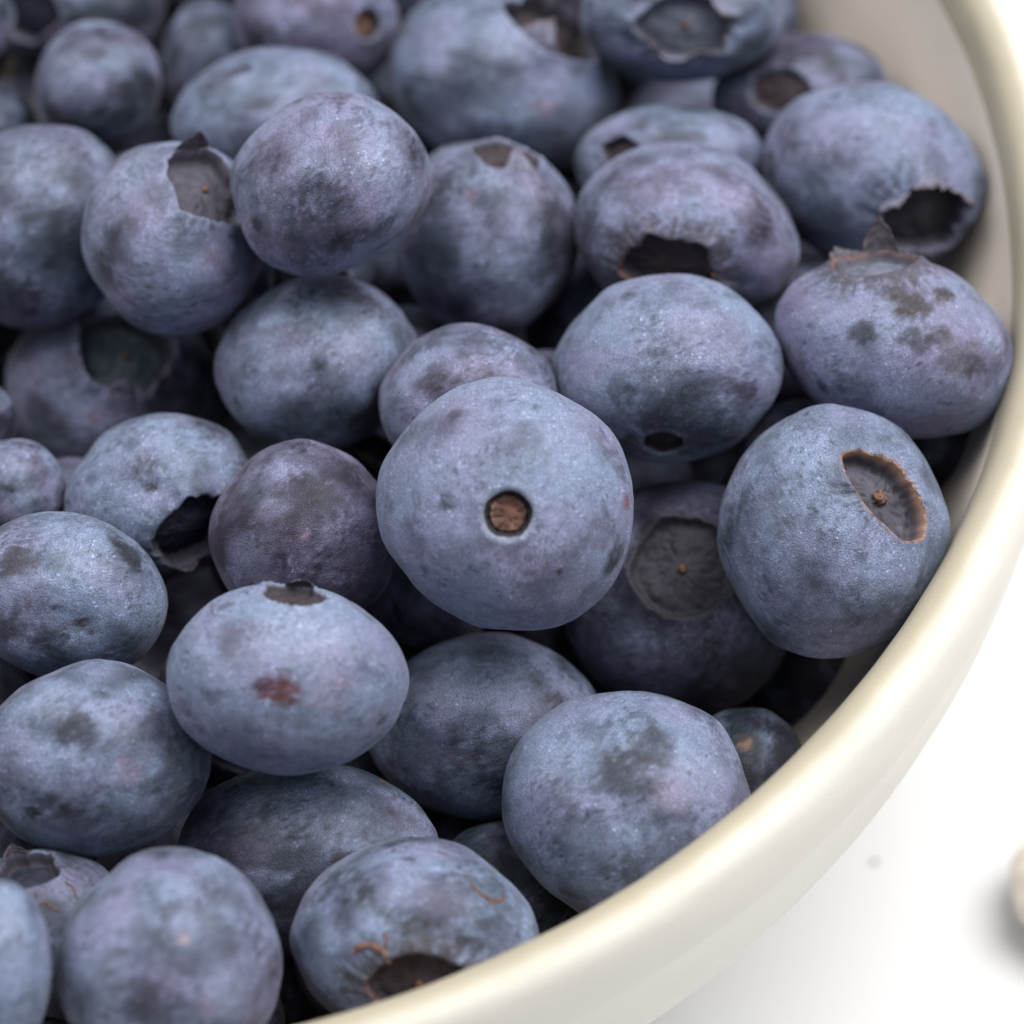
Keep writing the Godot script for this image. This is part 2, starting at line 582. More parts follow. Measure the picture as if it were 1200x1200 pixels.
func lathe(profile: Array, segments: int, wobble: float, tint_a: Vector3, tint_b: Vector3, far_tint := Vector3.ZERO) -> ArrayMesh:
	# profile of [radius, height] in millimetres from the rim
	var points := PackedVector3Array()
	var colours := PackedColorArray()
	for r in profile.size():
		for c in segments + 1:
			var phi := TAU * (c % segments) / segments
			var way := Vector3(cos(phi), 0, -sin(phi))
			var w := wobble * (low_noise.get_noise_3dv(way * 2.2 + Vector3(0, profile[r][1] * 0.03, 0)) + 0.35 * mid_noise.get_noise_3dv(way * 9.0 + Vector3(0, profile[r][1] * 0.2, 0)))
			var radius: float = profile[r][0] * 0.001 + w
			points.append(way * radius + Vector3(0, RIM + profile[r][1] * 0.001 + w * 0.5, 0))
			var f := 0.5 + 0.5 * mid_noise.get_noise_3dv(way * 6.0 + Vector3(0, profile[r][1] * 0.25, 3.0))
			f = clampf(f + 0.25 * fine_noise.get_noise_3dv(way * 60.0 + Vector3(0, profile[r][1] * 1.5, 0)), 0.0, 1.0)
			var tint := tint_a.lerp(tint_b, f)
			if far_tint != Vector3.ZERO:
				tint = tint.lerp(far_tint, smoothstep(0.30, 0.56, float(r) / profile.size() + 0.05 * (f - 0.5)))  # darker inner band of the rim: shading put into the tint
			colours.append(encode(tint))
	return grid_mesh(points, colours, segments + 1, profile.size())


func smooth_profile(knots: Array, steps: int) -> Array:
	var curve := Curve2D.new()
	for i in knots.size():
		var before: Vector2 = knots[maxi(i - 1, 0)]
		var after: Vector2 = knots[mini(i + 1, knots.size() - 1)]
		var handle := (after - before) / 6.0
		curve.add_point(knots[i], -handle, handle)
	var out := []
	var whole := (knots.size() - 1) * steps
	for k in whole + 1:
		var i := mini(k / steps, knots.size() - 2)
		var p := curve.sample(i, float(k - i * steps) / steps)
		out.append([p.x, p.y])
	return out


func ceramic(rough: float) -> StandardMaterial3D:
	var m := coloured(rough, 0.22)
	m.resource_name = "cream_glaze"
	m.uv1_triplanar = true
	m.uv1_world_triplanar = true
	m.uv1_scale = Vector3.ONE * 38.0
	m.heightmap_enabled = true
	m.heightmap_texture = relief
	m.heightmap_scale = 0.006
	return m


func build_bowl() -> void:
	var bowl := Node3D.new()
	bowl.name = "bowl"
	add_child(bowl)
	var lip := smooth_profile([Vector2(67.0, -3.2), Vector2(67.5, -1.3), Vector2(68.2, -0.35), Vector2(69.1, 0.0), Vector2(70.0, -0.3), Vector2(70.6, -1.2), Vector2(70.9, -2.6), Vector2(71.0, -4.4), Vector2(70.95, -7.0)], 5)
	var inside := smooth_profile([Vector2(0, -48.5), Vector2(14, -48.4), Vector2(26, -46.5), Vector2(38, -42), Vector2(50, -34), Vector2(58, -26), Vector2(63, -17), Vector2(66, -8), Vector2(67.0, -3.2)], 4)
	var outside := smooth_profile([Vector2(70.95, -7.0), Vector2(70.8, -10), Vector2(70.1, -14.5), Vector2(68.2, -20), Vector2(63.5, -29), Vector2(55.0, -38), Vector2(43.0, -45.5), Vector2(36.0, -48.6), Vector2(34.6, -51.2), Vector2(33.0, -52.0), Vector2(29.0, -51.8), Vector2(26.0, -50.6), Vector2(0, -50.4)], 5)
	piece("rim", lathe(lip, 320, 0.00022, Vector3(0.33, 0.305, 0.24), Vector3(0.38, 0.35, 0.275), Vector3(0.74, 0.72, 0.655)), bowl, ceramic(0.55))  # cream lip, its inner band coloured darker to stand for shading
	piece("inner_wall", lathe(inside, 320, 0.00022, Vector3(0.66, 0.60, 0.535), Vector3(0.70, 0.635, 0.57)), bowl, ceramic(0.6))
	piece("outer_wall", lathe(outside, 320, 0.00022, Vector3(0.75, 0.73, 0.67), Vector3(0.79, 0.77, 0.71)), bowl, ceramic(0.55))
	describe(bowl, "round cream ceramic bowl with a thick rounded rim, heaped with blueberries", "bowl")



func build_table() -> void:
	var m := StandardMaterial3D.new()
	m.resource_name = "white_table_top"
	m.albedo_color = Color(0.665, 0.675, 0.695).linear_to_srgb()
	m.roughness = 0.6
	m.metallic_specular = 0.3
	var slab := BoxMesh.new()
	slab.size = Vector3(1.6, 0.03, 1.4)
	var table := piece("table_top", slab, self, m)
	table.position = Vector3(0, -0.015, 0)
	table.set_meta("kind", "structure")
	table.set_meta("label", "plain matt white table top under the bowl")
	# an unidentified pale rounded object, its form guessed, at the right edge of the picture
	var pale_object := Node3D.new()
	pale_object.name = "pale_object"
	pale_object.position = Vector3(0.0774, 0.0, 0.0277)
	add_child(pale_object)
	var points := PackedVector3Array()
	var colours := PackedColorArray()
	for r in 33:
		var lat := PI * r / 32.0
		for c in 49:
			var phi := TAU * (c % 48) / 48.0
			var d := Vector3(sin(lat) * cos(phi), cos(lat), -sin(lat) * sin(phi))
			var rib := 1.0 + 0.05 * mid_noise.get_noise_3dv(d * 2.0) + 0.02 * cos(phi * 7.0) * sin(lat)
			points.append(Vector3(d.x * 0.0075, d.y * 0.0042 + 0.0040, d.z * 0.0060) * rib)
			colours.append(encode(Vector3(0.84, 0.77, 0.68) * (1.0 + 0.3 * fine_noise.get_noise_3dv(d * 4.0))))
	piece("shell", grid_mesh(points, colours, 49, 33), pale_object, coloured(0.6))
	describe(pale_object, "blurred pale beige rounded object on the white table at the right frame edge", "pale_object")
	var crumb_points := PackedVector3Array()
	var crumb_colours := PackedColorArray()
	for r in 9:
		var lat := PI * r / 8.0
		for c in 13:
			var phi := TAU * (c % 12) / 12.0
			var d := Vector3(sin(lat) * cos(phi), cos(lat), -sin(lat) * sin(phi))
			crumb_points.append(d * 0.00021 * (1.0 + 0.5 * fine_noise.get_noise_3dv(d * 1.5)) + Vector3(0, 0.00025, 0))
			crumb_colours.append(encode(Vector3(0.38, 0.38, 0.39)))
	var crumb := piece("crumb", grid_mesh(crumb_points, crumb_colours, 13, 9), self, coloured(0.8))
	crumb.position = Vector3(0.0602, 0.0, 0.0235)
	describe(crumb, "tiny grey crumb alone on the white table, right of the bowl", "crumb")



func heap() -> void:
	var b: Berry
	b = berry(1, "blurred blueberry at the upper left corner with a violet top and dark right flank", Vector3(1.25, -8, -17.6), Vector3(4.7, 4.57, 4.64), 0, 0.55, 0.55, 0.55)
	spot(b, "dark", Vector3(0.558, -0.413, 0.72), 0.466, 0.75)  # right flank darkened in colour for the shade of nearby berries
	spot(b, "dark", Vector3(-0.118, 0.64, 0.759), 0.356, 0.5)
	spot(b, "dark", Vector3(0.866, -0.244, 0.437), 0.356, 0.6)
	spot(b, "dark", Vector3(-0.722, -0.507, 0.472), 0.137, 0.6)
	spot(b, "pale", Vector3(-0.442, -0.001, 0.897), 0.411, 0.5)
	finish(b)
	b = berry(2, "very blurred blueberry filling the top left corner, its dark open crown facing left", Vector3(-1.95, -12.5, -29.7), Vector3(7.13, 5.28, 5.7), 0, 0.35, 0.6, 0.5)
	crown(b, "calyx", Vector3(-0.504, -0.183, 0.844), 0.45, 0.28, 0.2, 0.03, "dark", "bloom", 0)
	b.sepals.append([2.6, 0.35, 0.5])
	b.sepals.append([3.6, 0.3, 0.3])
	spot(b, "dark", Vector3(-0.02, -0.11, 0.994), 0.129, 0.7)
	spot(b, "red", Vector3(-0.126, -0.447, 0.886), 0.075, 0.8)
	finish(b)
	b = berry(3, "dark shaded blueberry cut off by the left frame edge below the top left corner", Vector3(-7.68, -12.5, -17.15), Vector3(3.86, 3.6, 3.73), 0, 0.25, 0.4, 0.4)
	finish(b)
	b = berry(4, "narrow blurred blueberry with a pale middle, between the two blurred berries at the top left", Vector3(8.61, -13.83, -25.2), Vector3(3.41, 4.86, 3.69), 0, 0.6, 0.35, 0.45)
	spot(b, "dark", Vector3(0.061, 0.686, 0.725), 0.484, 0.6)
	spot(b, "dark", Vector3(-0.714, 0.085, 0.695), 0.226, 0.6)
	finish(b)
	b = berry(5, "blurred violet blueberry at the top edge with a dark round stem hole on its right", Vector3(17.12, -9.68, -25.47), Vector3(6.36, 5.71, 6.04), 0, 0.5, 0.8, 0.6)
	crown(b, "stem", Vector3(0.692, -0.146, 0.707), 0.2, 0.16, 0.05, 0.02, "brown", "none", 0)
	spot(b, "purple", Vector3(0.201, -0.408, 0.891), 0.592, 0.5)
	spot(b, "dark", Vector3(-0.68, -0.313, 0.663), 0.172, 0.5)
	finish(b)
	b = berry(6, "pale blue blurred blueberry with one small dark spot, behind the smooth violet front berry", Vector3(14.67, -8, -13.86), Vector3(7.68, 5.35, 5.78), 4, 0.8, 0.1, 0.6)
	spot(b, "dark", Vector3(-0.261, 0.614, 0.745), 0.118, 1.0)
	spot(b, "dark", Vector3(-0.371, 0.567, 0.735), 0.098, 0.9)
	spot(b, "dark", Vector3(0.819, 0.377, 0.432), 0.079, 0.9)
	spot(b, "dark", Vector3(-0.042, 0.065, 0.997), 0.069, 0.7)
	spot(b, "dark", Vector3(-0.161, -0.399, 0.903), 0.314, 0.5)
	spot(b, "purple", Vector3(-0.439, 0.554, 0.707), 0.216, 0.4)
	finish(b)
	b = berry(7, "blueberry at the upper left with one pointed sepal standing up from its half open crown", Vector3(8.6, -0.26, 3.92), Vector3(6.44, 6.73, 6.59), 0, 0.72, 0.55, 0.9)
	crown(b, "calyx", Vector3(0.495, 0.553, 0.67), 0.5, 0.28, 0.2, 0.03, "dusk", "bloom", 1)
	b.sepals.append([2.1, 0.42, 0.15])
	dent(b, Vector3(-0.773, -0.603, 0.2), 0.5, 0.05)
	dent(b, Vector3(-0.672, 0.682, 0.288), 0.5, 0.04)
	spot(b, "red", Vector3(-0.596, 0.346, 0.725), 0.045, 1.0)
	spot(b, "dark", Vector3(-0.728, -0.347, 0.591), 0.197, 0.85)
	spot(b, "teal", Vector3(-0.739, -0.479, 0.474), 0.108, 0.6)
	spot(b, "purple", Vector3(-0.679, 0.144, 0.719), 0.161, 0.4)
	spot(b, "pink", Vector3(0.509, -0.267, 0.818), 0.126, 0.5)
	spot(b, "dark", Vector3(-0.006, 0.379, 0.925), 0.161, 0.5)
	spot(b, "dark", Vector3(0.806, -0.248, 0.538), 0.269, 0.6)
	spot(b, "pale", Vector3(-0.428, 0.632, 0.646), 0.323, 0.5)
	finish(b)
	b = berry(8, "smooth violet grey blueberry without a crown lying on top, left of the upper middle", Vector3(19.79, 5.91, 4.54), Vector3(6.88, 6.13, 6.5), 18, 0.75, 0.7, 1.0)
	dent(b, Vector3(0.397, -0.915, 0.073), 0.6, 0.07)
	dent(b, Vector3(-0.461, 0.846, 0.268), 0.5, 0.05)
	dent(b, Vector3(-0.696, -0.709, 0.115), 0.5, -0.03)
	spot(b, "dark", Vector3(-0.149, -0.56, 0.815), 0.401, 0.45)
	spot(b, "dark", Vector3(-0.813, -0.209, 0.544), 0.080, 0.9)
	spot(b, "dark", Vector3(-0.456, 0.269, 0.849), 0.045, 0.9)
	spot(b, "purple", Vector3(0.721, 0.179, 0.669), 0.107, 0.5)
	spot(b, "dark", Vector3(-0.095, -0.245, 0.965), 0.231, 0.5)
	spot(b, "teal", Vector3(-0.59, -0.243, 0.77), 0.231, 0.3)
	spot(b, "purple", Vector3(0.001, 0.745, 0.667), 0.125, 0.5)
	spot(b, "pale", Vector3(0.527, -0.065, 0.848), 0.285, 0.6)
	spot(b, "purple", Vector3(-0.328, 0.505, 0.798), 0.356, 0.4)
	finish(b)
	b = berry(9, "large blueberry at the top centre with a torn dark crown and folded pale sepal", Vector3(31.54, -10.56, -20.05), Vector3(9.13, 7.33, 7.92), -12, 0.68, 0.3, 0.85)
	crown(b, "calyx", Vector3(0.349, 0.641, 0.684), 0.46, 0.34, 0.26, 0.08, "brown", "bloom", 0)
	b.sepals.append([-1.9, 0.45, -0.5])
	b.sepals.append([1.4, 0.4, 0.3])
	dent(b, Vector3(-0.747, -0.654, 0.118), 0.5, 0.06)
	dent(b, Vector3(0.829, 0.517, 0.211), 0.5, 0.05)
	spot(b, "dark", Vector3(0.058, 0.038, 0.998), 0.126, 0.6)
	spot(b, "dark", Vector3(-0.372, 0.023, 0.928), 0.141, 0.5)
	spot(b, "dark", Vector3(-0.377, -0.157, 0.913), 0.157, 0.4)
	spot(b, "teal", Vector3(-0.538, -0.488, 0.687), 0.283, 0.5)
	spot(b, "dark", Vector3(0.401, -0.46, 0.792), 0.220, 0.5)
	spot(b, "pink", Vector3(0.363, -0.275, 0.891), 0.110, 0.5)
	spot(b, "teal", Vector3(0.835, -0.321, 0.446), 0.236, 0.4)
	spot(b, "pale", Vector3(-0.03, 0.338, 0.941), 0.267, 0.5)
	finish(b)
	b = berry(10, "blueberry cut by the top frame edge showing a wide grey frilled crown from the front", Vector3(44.62, -3.91, -20.65), Vector3(7.45, 4.93, 5.32), 0, 0.65, 0.3, 0.8)
	crown(b, "calyx", Vector3(0.016, -0.348, 0.938), 0.52, 0.26, 0.2, 0.07, "grey", "bloom", 1)
	b.sepals.append([0.6, 0.25, -0.5])
	b.sepals.append([-2.4, 0.26, -0.4])
	b.sepals.append([-1.2, 0.22, -0.6])
	spot(b, "dark", Vector3(-0.91, 0.094, 0.405), 0.083, 0.8)
	spot(b, "dark", Vector3(-0.535, -0.402, 0.743), 0.167, 0.5)
	finish(b)
	b = berry(11, "blurred blueberry beside the bowl wall at the top right with a faint crown disc", Vector3(53.91, -11.07, -19.22), Vector3(6.82, 4.69, 5.07), 0, 0.5, 0.55, 0.6)
	crown(b, "calyx", Vector3(-0.312, -0.069, 0.948), 0.36, 0.09, 0.1, 0.02, "brown", "none", 0)
	spot(b, "dark", Vector3(0.238, 0.254, 0.938), 0.182, 0.55)
	spot(b, "dark", Vector3(-0.442, 0.401, 0.802), 0.341, 0.5)
	spot(b, "pale", Vector3(0.019, 0.32, 0.947), 0.159, 0.4)
	finish(b)
	b = berry(12, "sliver of a blurred blueberry between the frilled crown berry and the bowl wall", Vector3(50.77, -14, -30.23), Vector3(3.72, 3.98, 3.85), 0, 0.5, 0.4, 0.35)
	finish(b)
	b = berry(13, "large pale blueberry against the right wall, dark ragged crown at its lower right", Vector3(58.11, -6.5, -6.95), Vector3(8.15, 6.61, 7.14), -14, 0.78, 0.35, 0.9)
	crown(b, "calyx", Vector3(0.547, -0.415, 0.727), 0.47, 0.26, 0.28, 0.03, "greyring", "bloom", 0)
	b.sepals.append([1.7, 0.3, -0.2])
	b.sepals.append([0.7, 0.28, 0.1])
	b.sepals.append([2.7, 0.3, 0.4])
	dent(b, Vector3(-0.555, -0.831, 0.039), 0.5, 0.06)
	spot(b, "dark", Vector3(-0.28, 0.245, 0.928), 0.050, 0.7)
	spot(b, "dark", Vector3(-0.299, -0.025, 0.954), 0.185, 0.5)
	spot(b, "dark", Vector3(-0.452, -0.653, 0.607), 0.421, 0.45)
	spot(b, "pale", Vector3(-0.09, 0.557, 0.826), 0.252, 0.4)
	spot(b, "dark", Vector3(-0.038, -0.168, 0.985), 0.101, 0.3)
	finish(b)
	b = berry(14, "blurred blueberry mostly hidden behind the broad berry with the ragged crown at its foot", Vector3(43.56, -7.38, -9.21), Vector3(6.97, 4.23, 4.57), 0, 0.65, 0.35, 0.6)
	crown(b, "calyx", Vector3(-0.58, 0.127, 0.805), 0.25, 0.2, 0.25, 0.02, "brown", "none", 0)
	spot(b, "dark", Vector3(-0.022, 0.415, 0.91), 0.206, 0.5)
	spot(b, "dark", Vector3(0.229, 0.357, 0.905), 0.160, 0.4)
	spot(b, "dark", Vector3(0.204, 0.48, 0.853), 0.229, 0.4)
	finish(b)
	b = berry(15, "broad violet blueberry right of the upper middle, dark ragged crown at its lower edge", Vector3(44.25, -3.54, 0.82), Vector3(8.12, 6.19, 6.69), -8, 0.72, 0.75, 1.0)
	crown(b, "calyx", Vector3(-0.118, -0.566, 0.816), 0.43, 0.24, 0.24, 0.04, "brown", "bark", 0)
	dent(b, Vector3(-0.755, -0.649, 0.092), 0.5, 0.05)
	dent(b, Vector3(0.797, 0.55, 0.248), 0.5, 0.05)
	spot(b, "dark", Vector3(-0.861, -0.072, 0.503), 0.220, 0.75)
	spot(b, "dark", Vector3(-0.195, 0.572, 0.797), 0.220, 0.35)
	spot(b, "dark", Vector3(0.005, 0.404, 0.915), 0.119, 0.5)
	spot(b, "dark", Vector3(0.32, -0.226, 0.92), 0.119, 0.75)
	spot(b, "dark", Vector3(0.401, -0.447, 0.799), 0.102, 0.6)
	spot(b, "dark", Vector3(-0.475, -0.319, 0.82), 0.170, 0.55)
	spot(b, "red", Vector3(-0.313, -0.256, 0.914), 0.042, 1)
	spot(b, "red", Vector3(-0.486, -0.62, 0.616), 0.042, 1)
	spot(b, "dark", Vector3(-0.439, -0.313, 0.842), 0.068, 0.8)
	spot(b, "teal", Vector3(0.39, -0.636, 0.666), 0.187, 0.4)
	spot(b, "teal", Vector3(-0.719, -0.621, 0.312), 0.187, 0.4)
	spot(b, "pink", Vector3(-0.179, 0.139, 0.974), 0.034, 0.8)
	finish(b)
	b = berry(16, "blueberry in the upper middle with a narrow crown and pinkish dry sepal on top", Vector3(30.22, -5.98, -1.02), Vector3(6.81, 7.12, 6.97), 0, 0.62, 0.6, 0.9)
	crown(b, "calyx", Vector3(0.236, 0.837, 0.494), 0.38, 0.16, 0.2, 0.03, "brown", "bloom", 0)
	b.sepals.append([-1.2, 0.55, -1.0])
	dent(b, Vector3(-0.89, 0.282, 0.357), 0.5, 0.06)
	dent(b, Vector3(0.806, -0.489, 0.334), 0.5, 0.05)
	spot(b, "dark", Vector3(0.719, 0.041, 0.694), 0.314, 0.7)
	spot(b, "dark", Vector3(0.63, -0.262, 0.731), 0.262, 0.6)
	spot(b, "dark", Vector3(-0.44, -0.016, 0.898), 0.349, 0.45)
	spot(b, "pink", Vector3(-0.154, 0.341, 0.927), 0.079, 0.6)
	spot(b, "teal", Vector3(-0.62, -0.262, 0.74), 0.393, 0.5)
	spot(b, "pale", Vector3(0.229, -0.443, 0.867), 0.192, 0.4)
	finish(b)
	b = berry(17, "weathered blueberry by the right bowl wall with peaked sepals on top and brown bare patches", Vector3(58.19, -2.27, 11.98), Vector3(8.34, 6.42, 6.93), -12, 0.95, 0.75, 1.0)
	crown(b, "calyx", Vector3(-0.366, 0.83, 0.421), 0.36, 0.12, 0.15, 0.05, "grey", "bark", 0)
	b.sepals.append([1.35, 0.5, 0.1])
	b.sepals.append([2.3, 0.22, 0.9])
	dent(b, Vector3(-0.689, -0.723, 0.061), 0.5, 0.05)
	dent(b, Vector3(0.666, 0.691, 0.282), 0.5, 0.05)
	spot(b, "brown", Vector3(-0.058, 0.384, 0.921), 0.159, 1)
	spot(b, "brown", Vector3(0.086, 0.388, 0.918), 0.096, 0.8)
	spot(b, "brown", Vector3(0.234, 0.574, 0.784), 0.120, 1)
	spot(b, "dark", Vector3(-0.369, -0.002, 0.929), 0.112, 0.85)
	spot(b, "dark", Vector3(-0.313, 0.079, 0.947), 0.064, 0.8)
	spot(b, "dark", Vector3(0.083, 0.048, 0.995), 0.144, 0.8)
	spot(b, "dark", Vector3(0.251, 0.144, 0.957), 0.120, 0.8)
	spot(b, "brownlight", Vector3(0.469, -0.043, 0.882), 0.239, 0.7)
	spot(b, "brown", Vector3(0.634, -0.104, 0.766), 0.128, 0.8)
	spot(b, "pale", Vector3(0.731, 0.273, 0.625), 0.191, 0.7)
	spot(b, "dark", Vector3(0.113, 0.92, 0.376), 0.048, 0.8)
	spot(b, "dark", Vector3(0.259, 0.846, 0.467), 0.072, 0.5)
	spot(b, "dark", Vector3(-0.566, -0.619, 0.544), 0.064, 0.8)
	spot(b, "pale", Vector3(-0.206, 0.324, 0.923), 0.080, 0.5)
	spot(b, "purple", Vector3(-0.859, 0.205, 0.47), 0.175, 0.3)
	finish(b)
	b = berry(18, "pale topped blueberry right of centre with a wiped dark underside and a shaded stem hole", Vector3(42.65, -2.84, 13.46), Vector3(7.92, 6.52, 7.05), 0, 1.0, 0.3, 1.0)
	crown(b, "stem", Vector3(-0.052, -0.843, 0.535), 0.17, 0.14, 0.05, 0.02, "dark", "none", 0)
	dent(b, Vector3(-0.812, 0.561, 0.16), 0.5, 0.05)
	dent(b, Vector3(0.796, -0.577, 0.184), 0.5, 0.05)
	spot(b, "dark", Vector3(0.097, -0.56, 0.823), 0.608, 0.6)
	spot(b, "purple", Vector3(0.632, -0.304, 0.713), 0.138, 0.8)
	spot(b, "dark", Vector3(0.654, -0.268, 0.707), 0.097, 0.5)
	spot(b, "pale", Vector3(-0.131, -0.03, 0.991), 0.243, 0.4)
	spot(b, "dark", Vector3(-0.456, -0.205, 0.866), 0.130, 0.4)
	spot(b, "purple", Vector3(0.464, 0.244, 0.851), 0.243, 0.3)
	spot(b, "pale", Vector3(-0.701, 0.432, 0.567), 0.243, 0.3)
	spot(b, "dark", Vector3(0.174, -0.646, 0.743), 0.486, 0.5)
	spot(b, "dark", Vector3(-0.372, 0.699, 0.611), 0.065, 0.6)
	finish(b)
	b = berry(19, "blueberry left of the centre with bluish bloom and two small dark scratches", Vector3(18.66, -6.03, 10.64), Vector3(7.11, 6.1, 6.59), 12, 0.72, 0.35, 1.0)
	dent(b, Vector3(0.645, -0.682, 0.346), 0.45, 0.1)
	dent(b, Vector3(0.928, 0.022, 0.372), 0.3, 0.04)
	spot(b, "dark", Vector3(0.026, -0.096, 0.995), 0.099, 0.85)
	spot(b, "dark", Vector3(0.055, -0.034, 0.998), 0.072, 0.8)
	spot(b, "purple", Vector3(-0.14, 0.316, 0.938), 0.162, 0.6)
	spot(b, "purple", Vector3(-0.372, 0.327, 0.869), 0.234, 0.4)
	spot(b, "dark", Vector3(-0.836, -0.238, 0.494), 0.090, 0.7)
	spot(b, "dark", Vector3(-0.818, -0.546, 0.181), 0.063, 0.8)
	spot(b, "pale", Vector3(0.46, 0.118, 0.88), 0.450, 0.3)
	spot(b, "dark", Vector3(0.678, -0.47, 0.566), 0.234, 0.6)
	spot(b, "dark", Vector3(0.349, -0.83, 0.435), 0.234, 0.6)
	spot(b, "teal", Vector3(-0.272, -0.588, 0.761), 0.360, 0.4)
	spot(b, "dark", Vector3(0.113, -0.393, 0.913), 0.216, 0.35)
	spot(b, "pale", Vector3(-0.245, -0.254, 0.936), 0.108, 0.4)
	finish(b)
	b = berry(20, "blueberry at the left with an orange dot in its crown and a pink dot below", Vector3(2.73, -17.64, 3.77), Vector3(7.61, 7.24, 7.42), 0, 0.85, 0.6, 0.9)
	crown(b, "calyx", Vector3(0.262, 0.384, 0.885), 0.47, 0.26, 0.18, 0.06, "seafloor", "bloom", 1)
	b.sepals.append([-1.6, 0.25, -0.6])
	b.sepals.append([-0.5, 0.2, 0.3])
	b.sepals.append([2.7, 0.2, 0.4])
	spot(b, "pink", Vector3(-0.051, -0.29, 0.956), 0.059, 1)
	spot(b, "dark", Vector3(0.501, -0.322, 0.804), 0.378, 0.5)
	spot(b, "dark", Vector3(-0.664, -0.228, 0.712), 0.168, 0.6)
	spot(b, "teal", Vector3(-0.582, -0.401, 0.708), 0.202, 0.5)
	spot(b, "purple", Vector3(-0.394, 0.109, 0.912), 0.252, 0.4)
	spot(b, "dark", Vector3(0.733, -0.146, 0.665), 0.336, 0.7)
	finish(b)
	b = berry(21, "blurred round blueberry at the left edge, partly behind the berry with the pointed sepal", Vector3(-1.73, -5.61, -1.73), Vector3(6.82, 7.36, 7.09), 0, 0.55, 0.5, 0.7)
	spot(b, "dark", Vector3(0.623, 0.767, 0.154), 0.052, 0.8)
	spot(b, "dark", Vector3(0.555, -0.209, 0.805), 0.326, 0.6)
	spot(b, "dark", Vector3(0.246, -0.458, 0.854), 0.472, 0.5)
	spot(b, "pale", Vector3(0.639, 0.65, 0.412), 0.137, 0.4)
	spot(b, "pale", Vector3(0.056, 0.627, 0.777), 0.344, 0.4)
	spot(b, "dark", Vector3(-0.138, -0.73, 0.669), 0.258, 0.6)
	finish(b)
	b = berry(22, "blueberry peeking out directly behind the big central berry with the stem hole", Vector3(29.1, -2.87, 16.31), Vector3(6.08, 5.21, 5.62), 0, 0.72, 0.6, 1.0)
	dent(b, Vector3(-0.822, 0.534, 0.199), 0.5, 0.05)
	spot(b, "dark", Vector3(0.636, 0.482, 0.603), 0.185, 0.5)
	spot(b, "dark", Vector3(-0.457, 0.308, 0.834), 0.185, 0.4)
	spot(b, "purple", Vector3(0.114, 0.644, 0.757), 0.247, 0.3)
	spot(b, "pale", Vector3(-0.553, 0.423, 0.718), 0.144, 0.4)
	finish(b)
	b = berry(23, "big round blueberry in the centre with a clean brown stem hole facing the viewer", Vector3(31.61, 1.92, 28.6), Vector3(8.45, 8.29, 8.37), 0, 1.05, 0.45, 1.2)
	crown(b, "stem", Vector3(0.028, -0.068, 0.997), 0.185, 0.12, 0.06, 0.02, "brown", "none", 1)
	dent(b, Vector3(-0.716, 0.676, 0.175), 0.4, 0.05)
	dent(b, Vector3(0.704, 0.689, 0.172), 0.5, 0.04)
	dent(b, Vector3(-0.57, -0.803, 0.172), 0.6, 0.05)
	spot(b, "dark", Vector3(-0.436, 0.032, 0.899), 0.079, 0.8)
	spot(b, "dark", Vector3(-0.371, 0.699, 0.611), 0.053, 0.6)
	spot(b, "purple", Vector3(0.707, -0.181, 0.683), 0.172, 0.5)
	spot(b, "dark", Vector3(0.837, -0.381, 0.392), 0.119, 0.85)
	spot(b, "dark", Vector3(0.785, -0.461, 0.414), 0.092, 0.8)
	spot(b, "redscar", Vector3(0.922, 0.019, 0.386), 0.066, 1)
	spot(b, "brown", Vector3(0.413, -0.501, 0.76), 0.026, 1)
	spot(b, "teal", Vector3(-0.829, -0.447, 0.335), 0.132, 0.5)
	spot(b, "dark", Vector3(0.236, 0.766, 0.598), 0.026, 0.8)
	spot(b, "dark", Vector3(-0.338, -0.381, 0.86), 0.198, 0.3)
	spot(b, "dark", Vector3(0.641, -0.647, 0.412), 0.092, 0.4)
	spot(b, "dark", Vector3(0.054, 0.352, 0.935), 0.297, 0.28)
	spot(b, "pale", Vector3(0.315, -0.281, 0.906), 0.145, 0.4)
	spot(b, "dark", Vector3(0.89, 0.253, 0.38), 0.079, 0.5)
	spot(b, "pale", Vector3(-0.34, 0.92, 0.197), 0.330, 0.3)
	finish(b)
	b = berry(24, "pale blue blueberry at the right by the rim, oval crown edged in tan", Vector3(53.47, -4.53, 26.15), Vector3(7.73, 8.47, 8.1), 10, 0.85, 0.2, 1.2)
	crown(b, "calyx", Vector3(0.471, 0.271, 0.839), 0.47, 0.24, 0.12, 0.02, "dusk", "tan", 2)
	b.oval = 0.52
	b.oval_way = -0.9
	dent(b, Vector3(-0.619, 0.779, 0.104), 0.5, 0.05)
	dent(b, Vector3(0.575, -0.783, 0.239), 0.5, 0.06)
	spot(b, "dark", Vector3(0.124, -0.183, 0.975), 0.056, 0.6)
	spot(b, "dark", Vector3(-0.493, -0.358, 0.793), 0.281, 0.35)
	spot(b, "dark", Vector3(-0.309, -0.592, 0.744), 0.316, 0.35)
	spot(b, "purple", Vector3(-0.533, 0.534, 0.656), 0.183, 0.3)
	spot(b, "dark", Vector3(-0.762, 0.433, 0.482), 0.098, 0.4)
	spot(b, "dark", Vector3(0.585, -0.465, 0.665), 0.056, 0.6)
	spot(b, "pale", Vector3(-0.159, 0.847, 0.507), 0.351, 0.3)
	spot(b, "dark", Vector3(0.257, -0.547, 0.797), 0.211, 0.25)
	spot(b, "purple", Vector3(0.802, 0.045, 0.595), 0.112, 0.3)
	spot(b, "dark", Vector3(-0.822, -0.033, 0.568), 0.112, 0.3)
	finish(b)
	b = berry(25, "shaded dark blueberry between two big berries, round flat crown facing up", Vector3(43.96, -16.64, 22.82), Vector3(8.46, 8.22, 8.34), 0, 0.34, 0.6, 0.9)
